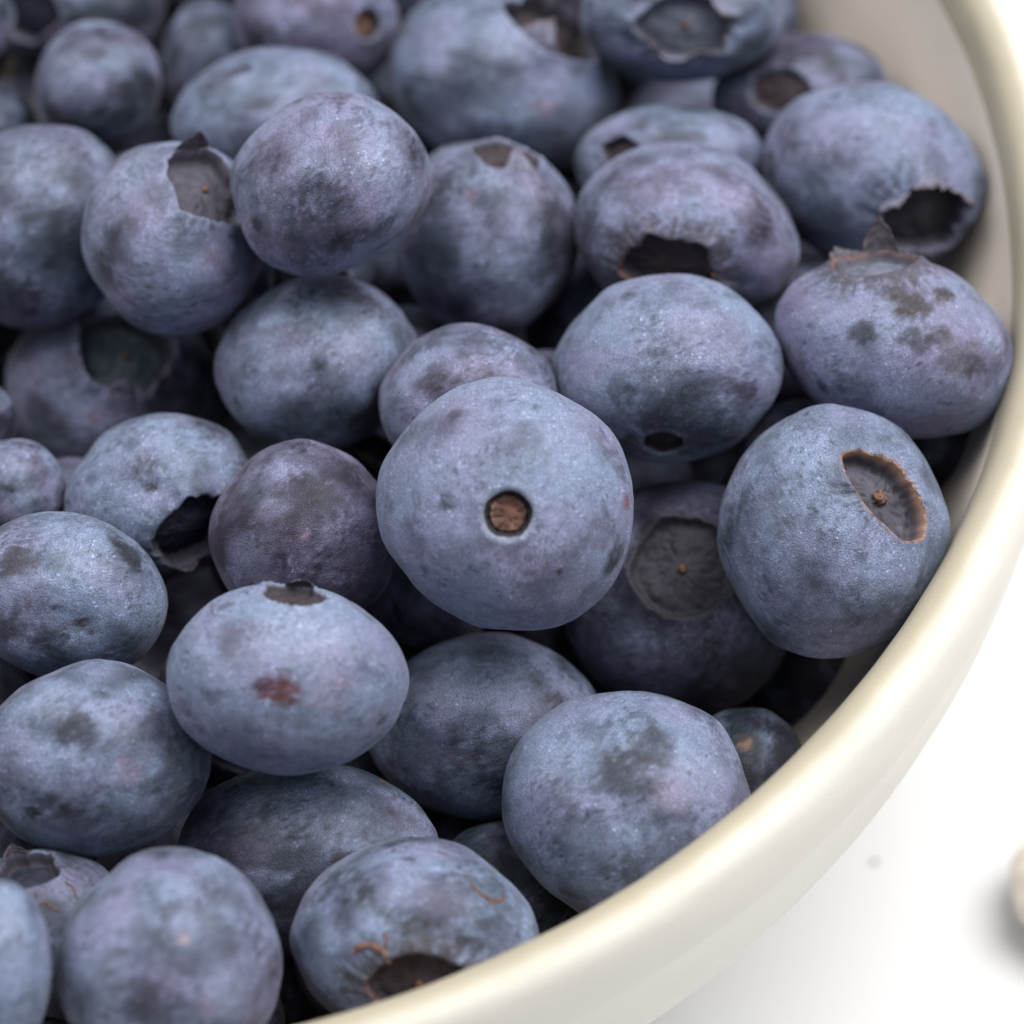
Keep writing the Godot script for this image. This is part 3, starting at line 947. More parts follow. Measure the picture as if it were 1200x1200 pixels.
	crown(b, "calyx", Vector3(-0.045, 0.283, 0.958), 0.44, 0.12, 0.08, 0.05, "greyring", "greyring", 1)
	spot(b, "bloom", Vector3(-0.042, -0.429, 0.902), 0.357, 0.3)
	finish(b)
	b = berry(26, "blueberry at the left with a deep black crown in shade at its lower right", Vector3(7.93, -7.99, 20.45), Vector3(6.52, 5.48, 5.91), 12, 0.72, 0.2, 0.9)
	crown(b, "calyx", Vector3(0.428, -0.631, 0.647), 0.55, 0.3, 0.22, 0.05, "dark", "none", 0)
	b.sepals.append([-2.2, 0.35, -0.3])
	dent(b, Vector3(-0.626, 0.738, 0.25), 0.5, 0.05)
	dent(b, Vector3(0.033, 0.045, 0.998), 0.16, 0.05)
	spot(b, "brown", Vector3(0.038, 0.076, 0.996), 0.058, 0.95)
	spot(b, "dark", Vector3(-0.011, 0.111, 0.994), 0.078, 0.5)
	spot(b, "dark", Vector3(0.744, 0.657, 0.12), 0.253, 0.5)
	spot(b, "teal", Vector3(-0.56, -0.403, 0.724), 0.253, 0.3)
	spot(b, "pale", Vector3(-0.086, -0.197, 0.977), 0.195, 0.3)
	spot(b, "purple", Vector3(0.443, 0.866, 0.231), 0.253, 0.4)
	spot(b, "dark", Vector3(-0.608, 0.371, 0.702), 0.097, 0.5)
	finish(b)
	b = berry(27, "dull dark purple blueberry with a tiny pink fleck, left behind the big central berry", Vector3(18.17, -4.89, 26.11), Vector3(6.37, 6.32, 6.34), 0, 0.4, 1.0, 1.0)
	dent(b, Vector3(-0.79, 0.574, 0.214), 0.5, 0.05)
	dent(b, Vector3(0.582, 0.794, 0.174), 0.5, 0.05)
	spot(b, "pink", Vector3(0.066, 0.016, 0.998), 0.054, 1)
	spot(b, "dark", Vector3(0.257, 0.618, 0.743), 0.448, 0.4)
	spot(b, "bloom", Vector3(-0.451, -0.193, 0.871), 0.233, 0.4)
	spot(b, "purple", Vector3(0.657, -0.283, 0.699), 0.269, 0.5)
	spot(b, "bloom", Vector3(-0.271, 0.348, 0.898), 0.054, 0.5)
	spot(b, "dark", Vector3(0.178, 0.348, 0.92), 0.359, 0.4)
	finish(b)
	b = berry(28, "small part of a blueberry cut by the left frame edge at mid height", Vector3(-2.12, -8, 20.07), Vector3(3.62, 3.56, 3.59), 0, 0.6, 0.5, 0.5)
	spot(b, "pale", Vector3(0.055, 0.487, 0.872), 0.195, 0.4)
	finish(b)
	b = berry(29, "blueberry at the left edge with a small brown puncture and a dark shoulder smudge", Vector3(2.69, -4.95, 30.91), Vector3(6.86, 5.51, 5.95), -10, 0.72, 0.2, 1.0)
	dent(b, Vector3(0.295, -0.291, 0.91), 0.22, 0.05)
	dent(b, Vector3(0.726, 0.685, 0.059), 0.5, 0.05)
	spot(b, "brown", Vector3(0.293, -0.271, 0.917), 0.082, 1)
	spot(b, "brown", Vector3(0.381, -0.356, 0.853), 0.055, 0.9)
	spot(b, "dark", Vector3(0.558, 0.652, 0.514), 0.165, 0.9)
	spot(b, "dark", Vector3(0.636, 0.545, 0.547), 0.091, 0.9)
	spot(b, "dark", Vector3(0.431, 0.758, 0.49), 0.091, 0.7)
	spot(b, "brown", Vector3(-0.437, 0.364, 0.823), 0.183, 0.7)
	spot(b, "brown", Vector3(-0.408, -0.46, 0.788), 0.201, 0.7)
	spot(b, "dark", Vector3(0.004, -0.116, 0.993), 0.037, 0.9)
	spot(b, "purple", Vector3(-0.192, -0.046, 0.98), 0.274, 0.4)
	spot(b, "teal", Vector3(0.791, -0.25, 0.558), 0.366, 0.4)
	spot(b, "pale", Vector3(0.204, 0.558, 0.805), 0.274, 0.4)
	spot(b, "dark", Vector3(0.28, -0.672, 0.686), 0.238, 0.4)
	finish(b)
	b = berry(30, "pale oval blueberry with a small slit crown on top and a reddish bruise", Vector3(17.81, 0.11, 40.77), Vector3(7.71, 6.09, 6.58), -4, 1.1, 0.3, 1.2)
	crown(b, "calyx", Vector3(0.035, 0.926, 0.376), 0.27, 0.09, 0.25, 0.03, "brown", "bloom", 0)
	b.sepals.append([1.5, 0.34, -0.8])
	dent(b, Vector3(-0.888, 0.412, 0.204), 0.5, 0.05)
	dent(b, Vector3(0.023, -0.069, 0.997), 0.16, 0.02)
	dent(b, Vector3(0.801, -0.578, 0.155), 0.5, 0.05)
	spot(b, "red", Vector3(-0.035, -0.048, 0.998), 0.157, 1)
	spot(b, "red", Vector3(0.061, -0.128, 0.99), 0.126, 1)
	spot(b, "dark", Vector3(-0.135, -0.013, 0.991), 0.079, 0.5)
	spot(b, "purple", Vector3(-0.476, 0.435, 0.765), 0.189, 0.6)
	spot(b, "purple", Vector3(-0.301, 0.497, 0.814), 0.173, 0.4)
	spot(b, "dark", Vector3(0.138, -0.301, 0.944), 0.205, 0.35)
	spot(b, "pink", Vector3(0.404, -0.073, 0.912), 0.220, 0.4)
	spot(b, "pale", Vector3(0.055, 0.488, 0.871), 0.393, 0.5)
	spot(b, "pale", Vector3(0.719, 0.272, 0.639), 0.079, 0.6)
	spot(b, "dark", Vector3(0.857, -0.349, 0.379), 0.079, 0.7)
	spot(b, "purple", Vector3(-0.801, -0.363, 0.477), 0.110, 0.6)
	spot(b, "dark", Vector3(-0.315, -0.618, 0.72), 0.315, 0.25)
	spot(b, "dark", Vector3(-0.023, 0.567, 0.823), 0.031, 0.6)
	spot(b, "dark", Vector3(-0.511, 0.729, 0.456), 0.063, 0.6)
	spot(b, "dark", Vector3(0.634, 0.735, 0.24), 0.110, 0.4)
	finish(b)
	b = berry(31, "large blueberry at the lower left with two dark smudges on its bluish front", Vector3(5.24, -5.63, 43.01), Vector3(7.55, 6.29, 6.79), 0, 0.74, 0.35, 1.1)
	dent(b, Vector3(0.848, 0.528, 0.041), 0.5, 0.06)
	dent(b, Vector3(-0.49, 0.853, 0.177), 0.5, 0.04)
	spot(b, "dark", Vector3(-0.04, 0.383, 0.923), 0.175, 0.8)
	spot(b, "dark", Vector3(-0.125, 0.314, 0.941), 0.111, 0.6)
	spot(b, "dark", Vector3(-0.424, -0.502, 0.754), 0.095, 1)
	spot(b, "dark", Vector3(-0.301, -0.389, 0.871), 0.111, 0.6)
	spot(b, "dark", Vector3(0.034, -0.356, 0.934), 0.071, 0.6)
	spot(b, "pink", Vector3(0.397, -0.093, 0.913), 0.159, 0.5)
	spot(b, "dark", Vector3(0.63, 0.288, 0.721), 0.175, 0.5)
	spot(b, "teal", Vector3(0.446, -0.542, 0.712), 0.397, 0.3)
	spot(b, "pale", Vector3(-0.282, 0.63, 0.724), 0.238, 0.5)
	spot(b, "dark", Vector3(0.12, 0.677, 0.727), 0.064, 0.5)
	spot(b, "dark", Vector3(0.766, -0.065, 0.639), 0.318, 0.5)
	spot(b, "teal", Vector3(-0.527, -0.695, 0.489), 0.318, 0.3)
	spot(b, "dark", Vector3(0.53, -0.274, 0.803), 0.127, 0.4)
	finish(b)
	b = berry(32, "shaded blueberry below the central berry, behind the big berry leaning on the rim", Vector3(30.15, -15.19, 34.48), Vector3(7.96, 6.23, 6.73), 0, 0.68, 0.3, 1.0)
	dent(b, Vector3(-0.804, 0.576, 0.145), 0.5, 0.05)
	spot(b, "pale", Vector3(0.137, 0.603, 0.786), 0.246, 0.4)
	spot(b, "dark", Vector3(-0.224, -0.11, 0.968), 0.049, 0.7)
	spot(b, "dark", Vector3(-0.479, -0.229, 0.847), 0.410, 0.5)
	spot(b, "dark", Vector3(0.246, -0.317, 0.916), 0.328, 0.5)
	spot(b, "brown", Vector3(0.333, -0.3, 0.894), 0.049, 0.9)
	spot(b, "dark", Vector3(0.68, 0.089, 0.728), 0.131, 0.8)
	finish(b)
	b = berry(33, "big smooth blueberry leaning against the near rim with a dark wiped patch in its middle", Vector3(39.52, -9.89, 44.24), Vector3(8.14, 7.69, 7.91), 0, 0.83, 0.25, 1.2)
	dent(b, Vector3(0.596, 0.598, 0.537), 0.3, 0.05)
	dent(b, Vector3(-0.659, -0.637, 0.399), 0.5, 0.04)
	spot(b, "dark", Vector3(-0.03, 0.308, 0.951), 0.238, 0.75)
	spot(b, "dark", Vector3(-0.13, 0.448, 0.885), 0.154, 0.5)
	spot(b, "dark", Vector3(0.178, 0.549, 0.816), 0.182, 0.6)
	spot(b, "dark", Vector3(0.037, 0.095, 0.995), 0.210, 0.45)
	spot(b, "dark", Vector3(0.153, 0.817, 0.556), 0.084, 0.4)
	spot(b, "dark", Vector3(-0.335, -0.235, 0.912), 0.280, 0.3)
	spot(b, "pale", Vector3(0.555, 0.397, 0.731), 0.252, 0.5)
	spot(b, "dark", Vector3(0.278, -0.309, 0.91), 0.350, 0.45)
	spot(b, "dark", Vector3(-0.526, -0.703, 0.479), 0.056, 0.7)
	spot(b, "pale", Vector3(-0.534, 0.401, 0.744), 0.238, 0.3)
	spot(b, "pink", Vector3(0.345, 0.196, 0.918), 0.140, 0.4)
	spot(b, "dark", Vector3(-0.269, -0.015, 0.963), 0.126, 0.45)
	finish(b)
	b = berry(34, "blueberry wedged below the pale oval berry with a small rusty spot on its front", Vector3(18.63, -13.73, 45.36), Vector3(8.5, 5.82, 6.28), 0, 0.55, 0.35, 1.0)
	spot(b, "red", Vector3(0.33, 0.061, 0.942), 0.080, 0.9)
	spot(b, "brown", Vector3(0.284, 0.033, 0.958), 0.056, 0.8)
	spot(b, "pale", Vector3(-0.152, 0.558, 0.816), 0.398, 0.4)
	spot(b, "dark", Vector3(-0.344, 0.181, 0.922), 0.318, 0.5)
	spot(b, "dark", Vector3(0.632, 0.357, 0.688), 0.239, 0.5)
	spot(b, "tan", Vector3(0.586, 0.804, 0.101), 0.048, 0.9)
	spot(b, "dark", Vector3(0.251, -0.2, 0.947), 0.477, 0.6)
	finish(b)
	b = berry(35, "blueberry at the bottom cut by the rim, cracked crown", Vector3(25.99, -8.22, 54.71), Vector3(7.82, 6.27, 6.77), -4, 0.78, 0.2, 1.2)
	crown(b, "calyx", Vector3(0.081, -0.441, 0.894), 0.42, 0.2, 0.2, 0.06, "brown", "bark", 1)
	dent(b, Vector3(-0.811, 0.572, 0.121), 0.5, 0.05)
	dent(b, Vector3(0.761, 0.643, 0.084), 0.5, 0.05)
	scar(b, "rusty", 0.026, [Vector3(0.395, 0.693, 0.603), Vector3(0.45, 0.601, 0.661), Vector3(0.536, 0.531, 0.657), Vector3(0.626, 0.49, 0.606), Vector3(0.691, 0.518, 0.504), Vector3(0.687, 0.572, 0.449)])
	scar(b, "rusty", 0.012, [Vector3(0.127, 0.938, 0.323), Vector3(0.184, 0.913, 0.363), Vector3(0.227, 0.894, 0.386)])
	scar(b, "bark", 0.028, [Vector3(-0.474, -0.096, 0.875), Vector3(-0.43, -0.02, 0.903), Vector3(-0.341, 0.01, 0.94), Vector3(-0.257, -0.014, 0.966), Vector3(-0.198, -0.077, 0.977), Vector3(-0.166, -0.16, 0.973)])
	scar(b, "bark", 0.012, [Vector3(-0.224, 0.144, 0.964), Vector3(-0.206, 0.061, 0.977), Vector3(-0.229, -0.011, 0.973)])
	spot(b, "pale", Vector3(0.263, 0.65, 0.713), 0.038, 0.8)
	spot(b, "purple", Vector3(0.217, 0.529, 0.82), 0.260, 0.5)
	spot(b, "dark", Vector3(-0.083, 0.855, 0.513), 0.046, 0.9)
	spot(b, "dark", Vector3(-0.415, 0.508, 0.755), 0.077, 0.7)
	spot(b, "dark", Vector3(-0.023, -0.006, 1), 0.077, 0.95)
	spot(b, "dark", Vector3(0.114, 0.005, 0.993), 0.077, 0.95)
	spot(b, "dark", Vector3(0.25, 0.015, 0.968), 0.077, 0.95)
	spot(b, "dark", Vector3(0.384, 0.056, 0.922), 0.092, 0.9)
	spot(b, "dark", Vector3(0.492, 0.059, 0.868), 0.077, 0.8)
	spot(b, "dark", Vector3(-0.764, -0.569, 0.305), 0.306, 0.6)
	spot(b, "dark", Vector3(0.717, 0.127, 0.685), 0.230, 0.5)
	finish(b)
	b = berry(36, "rounded grey violet blueberry at the bottom left, taller than wide and cut by the frame", Vector3(11.19, -3.78, 59.1), Vector3(6.93, 7.2, 7.06), 0, 0.74, 0.45, 0.9)
	dent(b, Vector3(-0.668, 0.729, 0.147), 0.6, 0.06)
	dent(b, Vector3(0.939, -0.319, 0.126), 0.5, 0.04)
	spot(b, "dark", Vector3(0.042, 0.528, 0.848), 0.103, 0.7)
	spot(b, "dark", Vector3(-0.001, 0.3, 0.954), 0.118, 0.7)
	spot(b, "dark", Vector3(0.087, 0.37, 0.925), 0.059, 0.5)
	spot(b, "pinkpale", Vector3(0.177, 0.335, 0.925), 0.037, 1)
	spot(b, "pinkpale", Vector3(0.237, 0.32, 0.917), 0.030, 1)
	spot(b, "dark", Vector3(-0.135, -0.136, 0.981), 0.207, 0.6)
	spot(b, "dark", Vector3(0.205, 0.05, 0.978), 0.074, 0.5)
	spot(b, "pale", Vector3(-0.445, -0.041, 0.895), 0.192, 0.4)
	spot(b, "pale", Vector3(0.531, -0.184, 0.827), 0.192, 0.4)
	spot(b, "pink", Vector3(0.385, -0.251, 0.888), 0.103, 0.4)
	spot(b, "teal", Vector3(0.742, 0.018, 0.67), 0.192, 0.4)
	spot(b, "dark", Vector3(-0.215, -0.289, 0.933), 0.118, 0.6)
	finish(b)
	b = berry(37, "dark blueberry at the lower left with thin rusty cracks round its shallow speckled crown", Vector3(2.39, -9.91, 53.14), Vector3(5.95, 5.09, 5.49), 0, 0.45, 0.5, 0.9)
	crown(b, "calyx", Vector3(-0.132, 0.83, 0.542), 0.36, 0.2, 0.2, 0.05, "dark", "none", 0)
	b.sepals.append([2.0, 0.2, 0.2])
	scar(b, "rust", 0.01, [Vector3(0.323, 0.791, 0.519), Vector3(0.297, 0.679, 0.671), Vector3(0.382, 0.618, 0.687), Vector3(0.427, 0.498, 0.755), Vector3(0.465, 0.436, 0.77)])
	scar(b, "rust", 0.009, [Vector3(0.009, 0.382, 0.924), Vector3(0.115, 0.424, 0.898), Vector3(0.19, 0.362, 0.912), Vector3(0.281, 0.32, 0.905)])
	spot(b, "dark", Vector3(0.197, 0.197, 0.961), 0.295, 0.5)
	spot(b, "purple", Vector3(0.458, 0.242, 0.855), 0.157, 0.4)
	spot(b, "pale", Vector3(0.536, 0.392, 0.748), 0.059, 0.7)
	finish(b)
	b = berry(38, "tall blurred pale blue blueberry in the bottom left corner", Vector3(1.32, -0.5, 61.32), Vector3(3.12, 5.43, 3.37), 0, 0.85, 0.1, 0.6)
	spot(b, "pale", Vector3(0.197, 0.55, 0.811), 0.323, 0.4)
	spot(b, "dark", Vector3(0.752, 0.158, 0.64), 0.199, 0.3)
	finish(b)
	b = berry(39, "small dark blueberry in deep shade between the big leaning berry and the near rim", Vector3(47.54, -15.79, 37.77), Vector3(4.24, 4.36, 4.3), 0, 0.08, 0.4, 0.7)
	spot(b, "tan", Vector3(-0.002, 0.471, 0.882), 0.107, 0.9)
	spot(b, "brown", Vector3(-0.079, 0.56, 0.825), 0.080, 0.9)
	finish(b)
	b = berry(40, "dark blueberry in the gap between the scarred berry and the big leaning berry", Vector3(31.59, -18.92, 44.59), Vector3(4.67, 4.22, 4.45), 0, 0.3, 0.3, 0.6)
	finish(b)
	b = berry(41, "dark blueberry barely showing at the left frame edge above the middle", Vector3(-5.3, -11.04, 11.66), Vector3(2.52, 2.64, 2.58), 0, 0.3, 0.4, 0.35)
	finish(b)
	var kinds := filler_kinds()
	filler(kinds, 4, Vector3(52.7, -24.3, 25.1), 0.571, Vector3(0.73, -0.3, -0.61), 4.01, "added blueberry darkening the gap between the shaded flat crown berry and the tan crown berry")  # near-black berry added to deepen the shade in this gap
	filler(kinds, 4, Vector3(61.4, -12.3, 11.9), 0.571, Vector3(-0.33, -0.08, -0.94), 6.08, "added blueberry darkening the gap between the weathered berry and the tan crown berry")  # added too, a dark stand-in for shade on the wall behind
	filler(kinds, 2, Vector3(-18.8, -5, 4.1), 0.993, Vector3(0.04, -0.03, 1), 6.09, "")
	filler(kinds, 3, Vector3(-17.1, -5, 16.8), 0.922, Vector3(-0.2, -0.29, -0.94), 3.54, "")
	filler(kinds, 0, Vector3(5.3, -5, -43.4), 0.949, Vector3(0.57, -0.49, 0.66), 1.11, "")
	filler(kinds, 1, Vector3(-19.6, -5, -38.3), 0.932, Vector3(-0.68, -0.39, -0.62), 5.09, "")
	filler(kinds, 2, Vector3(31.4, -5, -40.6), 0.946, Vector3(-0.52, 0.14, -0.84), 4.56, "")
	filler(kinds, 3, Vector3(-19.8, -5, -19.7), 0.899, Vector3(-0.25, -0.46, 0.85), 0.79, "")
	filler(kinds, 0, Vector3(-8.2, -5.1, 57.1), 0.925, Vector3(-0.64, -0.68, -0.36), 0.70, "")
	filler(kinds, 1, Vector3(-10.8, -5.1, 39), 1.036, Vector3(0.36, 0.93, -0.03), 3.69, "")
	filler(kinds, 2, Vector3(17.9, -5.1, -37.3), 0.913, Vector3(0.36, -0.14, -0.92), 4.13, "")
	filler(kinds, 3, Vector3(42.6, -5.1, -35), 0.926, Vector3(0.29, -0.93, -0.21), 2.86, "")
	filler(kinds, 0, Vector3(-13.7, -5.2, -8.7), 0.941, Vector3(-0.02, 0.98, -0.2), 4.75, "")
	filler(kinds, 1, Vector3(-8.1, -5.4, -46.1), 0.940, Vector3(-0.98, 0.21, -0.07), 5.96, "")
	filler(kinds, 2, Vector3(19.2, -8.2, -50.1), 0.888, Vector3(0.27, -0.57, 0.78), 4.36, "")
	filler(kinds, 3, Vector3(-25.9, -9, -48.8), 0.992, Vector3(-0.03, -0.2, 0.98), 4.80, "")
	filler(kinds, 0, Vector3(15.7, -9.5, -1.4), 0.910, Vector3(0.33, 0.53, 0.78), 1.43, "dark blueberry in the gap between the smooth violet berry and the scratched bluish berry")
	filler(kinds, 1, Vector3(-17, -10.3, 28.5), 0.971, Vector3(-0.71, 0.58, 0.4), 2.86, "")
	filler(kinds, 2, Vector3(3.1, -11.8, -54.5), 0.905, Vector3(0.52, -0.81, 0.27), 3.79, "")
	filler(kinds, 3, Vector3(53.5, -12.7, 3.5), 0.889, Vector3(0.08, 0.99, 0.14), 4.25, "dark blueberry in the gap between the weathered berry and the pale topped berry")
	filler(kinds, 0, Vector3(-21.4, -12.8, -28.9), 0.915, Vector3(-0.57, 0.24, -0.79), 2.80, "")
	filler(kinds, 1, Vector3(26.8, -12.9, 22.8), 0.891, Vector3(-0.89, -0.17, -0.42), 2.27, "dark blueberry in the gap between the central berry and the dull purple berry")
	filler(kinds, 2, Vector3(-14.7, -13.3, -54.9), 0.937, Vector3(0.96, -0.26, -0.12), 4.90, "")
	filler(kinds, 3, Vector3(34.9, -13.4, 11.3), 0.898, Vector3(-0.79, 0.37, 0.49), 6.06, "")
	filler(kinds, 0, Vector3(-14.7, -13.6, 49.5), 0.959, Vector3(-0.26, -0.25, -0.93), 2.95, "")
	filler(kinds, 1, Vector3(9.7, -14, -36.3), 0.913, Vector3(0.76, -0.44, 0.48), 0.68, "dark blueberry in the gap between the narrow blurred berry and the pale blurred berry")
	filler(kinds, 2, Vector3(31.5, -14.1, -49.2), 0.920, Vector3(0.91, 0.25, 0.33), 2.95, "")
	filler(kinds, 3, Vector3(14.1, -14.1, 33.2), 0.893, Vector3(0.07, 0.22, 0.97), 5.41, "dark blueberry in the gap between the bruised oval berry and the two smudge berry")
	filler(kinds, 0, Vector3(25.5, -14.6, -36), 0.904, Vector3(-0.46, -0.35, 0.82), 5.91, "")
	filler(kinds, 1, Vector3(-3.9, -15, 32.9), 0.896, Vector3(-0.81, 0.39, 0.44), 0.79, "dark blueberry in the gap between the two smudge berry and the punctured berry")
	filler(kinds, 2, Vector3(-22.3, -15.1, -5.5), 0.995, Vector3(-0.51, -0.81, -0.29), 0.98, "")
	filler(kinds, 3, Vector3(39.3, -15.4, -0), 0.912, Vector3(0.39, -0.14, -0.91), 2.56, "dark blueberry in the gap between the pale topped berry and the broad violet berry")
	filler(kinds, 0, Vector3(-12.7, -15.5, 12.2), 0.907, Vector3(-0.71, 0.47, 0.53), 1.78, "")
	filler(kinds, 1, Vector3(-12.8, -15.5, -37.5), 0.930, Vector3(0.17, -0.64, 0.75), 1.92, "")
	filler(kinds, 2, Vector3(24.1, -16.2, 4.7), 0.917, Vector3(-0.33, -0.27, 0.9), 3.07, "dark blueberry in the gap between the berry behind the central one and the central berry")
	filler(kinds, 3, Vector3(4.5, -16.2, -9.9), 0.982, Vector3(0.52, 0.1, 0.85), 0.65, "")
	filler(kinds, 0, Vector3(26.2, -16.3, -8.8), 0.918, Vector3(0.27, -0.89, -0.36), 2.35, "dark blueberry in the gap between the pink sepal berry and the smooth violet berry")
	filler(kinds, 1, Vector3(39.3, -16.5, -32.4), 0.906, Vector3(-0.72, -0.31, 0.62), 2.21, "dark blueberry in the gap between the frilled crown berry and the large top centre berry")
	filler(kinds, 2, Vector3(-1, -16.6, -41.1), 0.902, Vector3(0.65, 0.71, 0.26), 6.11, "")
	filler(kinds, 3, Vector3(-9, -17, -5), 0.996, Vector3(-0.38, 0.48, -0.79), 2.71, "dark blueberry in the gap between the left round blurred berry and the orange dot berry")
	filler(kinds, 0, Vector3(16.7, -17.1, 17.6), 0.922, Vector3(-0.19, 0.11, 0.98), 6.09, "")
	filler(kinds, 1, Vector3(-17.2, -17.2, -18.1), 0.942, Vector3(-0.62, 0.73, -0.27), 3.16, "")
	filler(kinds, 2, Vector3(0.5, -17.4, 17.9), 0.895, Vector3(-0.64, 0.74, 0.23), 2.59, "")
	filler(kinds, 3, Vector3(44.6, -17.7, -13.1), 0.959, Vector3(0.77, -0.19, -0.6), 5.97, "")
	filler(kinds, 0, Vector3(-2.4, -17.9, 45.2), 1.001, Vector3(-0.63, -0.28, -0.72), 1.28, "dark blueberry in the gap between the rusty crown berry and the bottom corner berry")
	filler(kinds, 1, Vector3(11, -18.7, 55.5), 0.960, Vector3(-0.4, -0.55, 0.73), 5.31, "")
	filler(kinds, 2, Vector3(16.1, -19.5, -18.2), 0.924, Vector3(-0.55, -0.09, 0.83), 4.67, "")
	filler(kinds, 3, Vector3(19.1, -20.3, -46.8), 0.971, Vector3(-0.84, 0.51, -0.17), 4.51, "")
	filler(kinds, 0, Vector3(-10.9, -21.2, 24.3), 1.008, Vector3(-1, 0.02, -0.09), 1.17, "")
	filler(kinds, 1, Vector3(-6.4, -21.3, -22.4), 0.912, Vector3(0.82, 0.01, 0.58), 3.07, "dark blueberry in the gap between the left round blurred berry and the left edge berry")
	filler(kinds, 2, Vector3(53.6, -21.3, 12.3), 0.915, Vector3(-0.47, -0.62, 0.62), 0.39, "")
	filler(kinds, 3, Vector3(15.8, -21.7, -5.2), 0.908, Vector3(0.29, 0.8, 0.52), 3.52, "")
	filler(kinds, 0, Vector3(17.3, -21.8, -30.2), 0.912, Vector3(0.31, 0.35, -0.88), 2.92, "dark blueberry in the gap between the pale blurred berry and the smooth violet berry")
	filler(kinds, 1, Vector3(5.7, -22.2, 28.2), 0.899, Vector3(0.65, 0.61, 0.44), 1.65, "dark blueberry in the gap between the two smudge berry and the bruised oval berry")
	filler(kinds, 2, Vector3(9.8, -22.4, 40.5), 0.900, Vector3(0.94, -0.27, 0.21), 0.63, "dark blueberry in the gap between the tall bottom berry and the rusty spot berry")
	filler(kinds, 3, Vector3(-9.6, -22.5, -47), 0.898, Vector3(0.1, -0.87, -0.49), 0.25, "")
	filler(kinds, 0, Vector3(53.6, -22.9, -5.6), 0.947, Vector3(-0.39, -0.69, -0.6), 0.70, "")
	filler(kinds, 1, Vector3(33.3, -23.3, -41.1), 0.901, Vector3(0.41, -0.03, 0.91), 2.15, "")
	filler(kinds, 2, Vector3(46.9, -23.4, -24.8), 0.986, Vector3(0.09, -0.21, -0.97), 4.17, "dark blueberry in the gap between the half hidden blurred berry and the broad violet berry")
	filler(kinds, 3, Vector3(4.9, -23.4, -28), 0.951, Vector3(-0.03, 0.96, 0.29), 5.28, "dark blueberry in the gap between the narrow blurred berry and the violet topped corner berry")
	filler(kinds, 0, Vector3(30.1, -23.5, -27.8), 0.920, Vector3(0.09, -0.46, -0.88), 5.40, "")
	filler(kinds, 1, Vector3(27.8, -23.7, 14.9), 1.013, Vector3(-0.3, 0.17, 0.94), 2.82, "")
	filler(kinds, 2, Vector3(6.7, -23.7, -50.1), 0.959, Vector3(0.51, 0.11, -0.86), 2.27, "")
	filler(kinds, 3, Vector3(33.9, -24.3, -14.1), 0.915, Vector3(-0.32, -0.81, -0.5), 6.07, "")
	filler(kinds, 0, Vector3(39.8, -24.3, 8.7), 0.889, Vector3(-0.63, -0.56, -0.54), 3.38, "dark blueberry in the gap between the central berry and the shaded flat crown berry")
	filler(kinds, 1, Vector3(40, -24.6, 34.4), 0.940, Vector3(-0.38, -0.03, -0.92), 0.20, "")
	filler(kinds, 2, Vector3(19.9, -24.6, 28.2), 1.028, Vector3(-0.24, 0.97, -0.02), 5.38, "dark blueberry in the gap between the bruised oval berry and the rusty spot berry")
	filler(kinds, 3, Vector3(14.6, -25, 7.3), 0.991, Vector3(0.05, 0.66, -0.75), 1.69, "dark blueberry in the gap between the dull purple berry and the black crown berry")
	filler(kinds, 0, Vector3(-9.8, -25.1, 5.2), 0.942, Vector3(0.61, 0.58, -0.54), 2.99, "")
	filler(kinds, 1, Vector3(-9.9, -25.7, 37.1), 0.943, Vector3(0.24, 0.9, 0.36), 5.33, "")
	filler(kinds, 2, Vector3(31.7, -25.7, -2), 0.963, Vector3(0.05, 0.87, -0.5), 4.60, "")
	filler(kinds, 3, Vector3(23.3, -26.2, 45.4), 0.914, Vector3(-0.19, -0.98, 0.11), 1.04, "dark blueberry in the gap between the scarred bottom berry and the rusty spot berry")
	filler(kinds, 0, Vector3(-1.2, -27.1, -11.8), 0.893, Vector3(-0.78, 0.14, -0.6), 0.65, "")
	filler(kinds, 1, Vector3(-15.8, -27.1, -31.5), 0.992, Vector3(-0.14, 0.51, -0.85), 0.30, "")
	filler(kinds, 2, Vector3(-0.3, -28.2, 12.7), 0.926, Vector3(-0.08, 0.96, -0.26), 0.99, "")
	filler(kinds, 3, Vector3(-3.7, -28.6, -36.4), 0.888, Vector3(0.88, -0.15, 0.46), 3.59, "")
	filler(kinds, 0, Vector3(-13.8, -28.8, -13.4), 0.900, Vector3(0.18, 0.98, 0.02), 5.06, "")
	filler(kinds, 1, Vector3(9.9, -29.1, -38.3), 0.934, Vector3(0.06, -0.04, 1), 5.61, "")
	filler(kinds, 2, Vector3(22.9, -29.3, -14.8), 0.909, Vector3(-0.23, -0.11, 0.97), 5.34, "")
	filler(kinds, 3, Vector3(6.6, -29.4, -1.4), 0.901, Vector3(-0.89, 0.46, 0.06), 6.15, "dark blueberry in the gap between the orange dot berry and the black crown berry")
	filler(kinds, 0, Vector3(9.7, -29.5, 19.3), 0.894, Vector3(0.63, -0.52, -0.57), 1.12, "dark blueberry in the gap between the bruised oval berry and the punctured berry")
	filler(kinds, 1, Vector3(23.2, -29.7, -37.8), 0.971, Vector3(-0.29, -0.37, -0.88), 4.21, "")
	filler(kinds, 2, Vector3(9.7, -30.2, -17.7), 0.967, Vector3(0.15, 0.63, 0.76), 5.97, "")
	filler(kinds, 3, Vector3(37.9, -30.3, 18.9), 0.896, Vector3(-0.46, -0.89, -0.05), 5.75, "dark blueberry in the gap between the shaded flat crown berry and the shaded lower berry")
	filler(kinds, 0, Vector3(0.8, -30.8, 44.2), 0.903, Vector3(0.11, -0.96, -0.26), 2.98, "")
	filler(kinds, 1, Vector3(42.4, -30.9, -7.2), 0.987, Vector3(-0.98, -0.06, 0.17), 3.84, "")
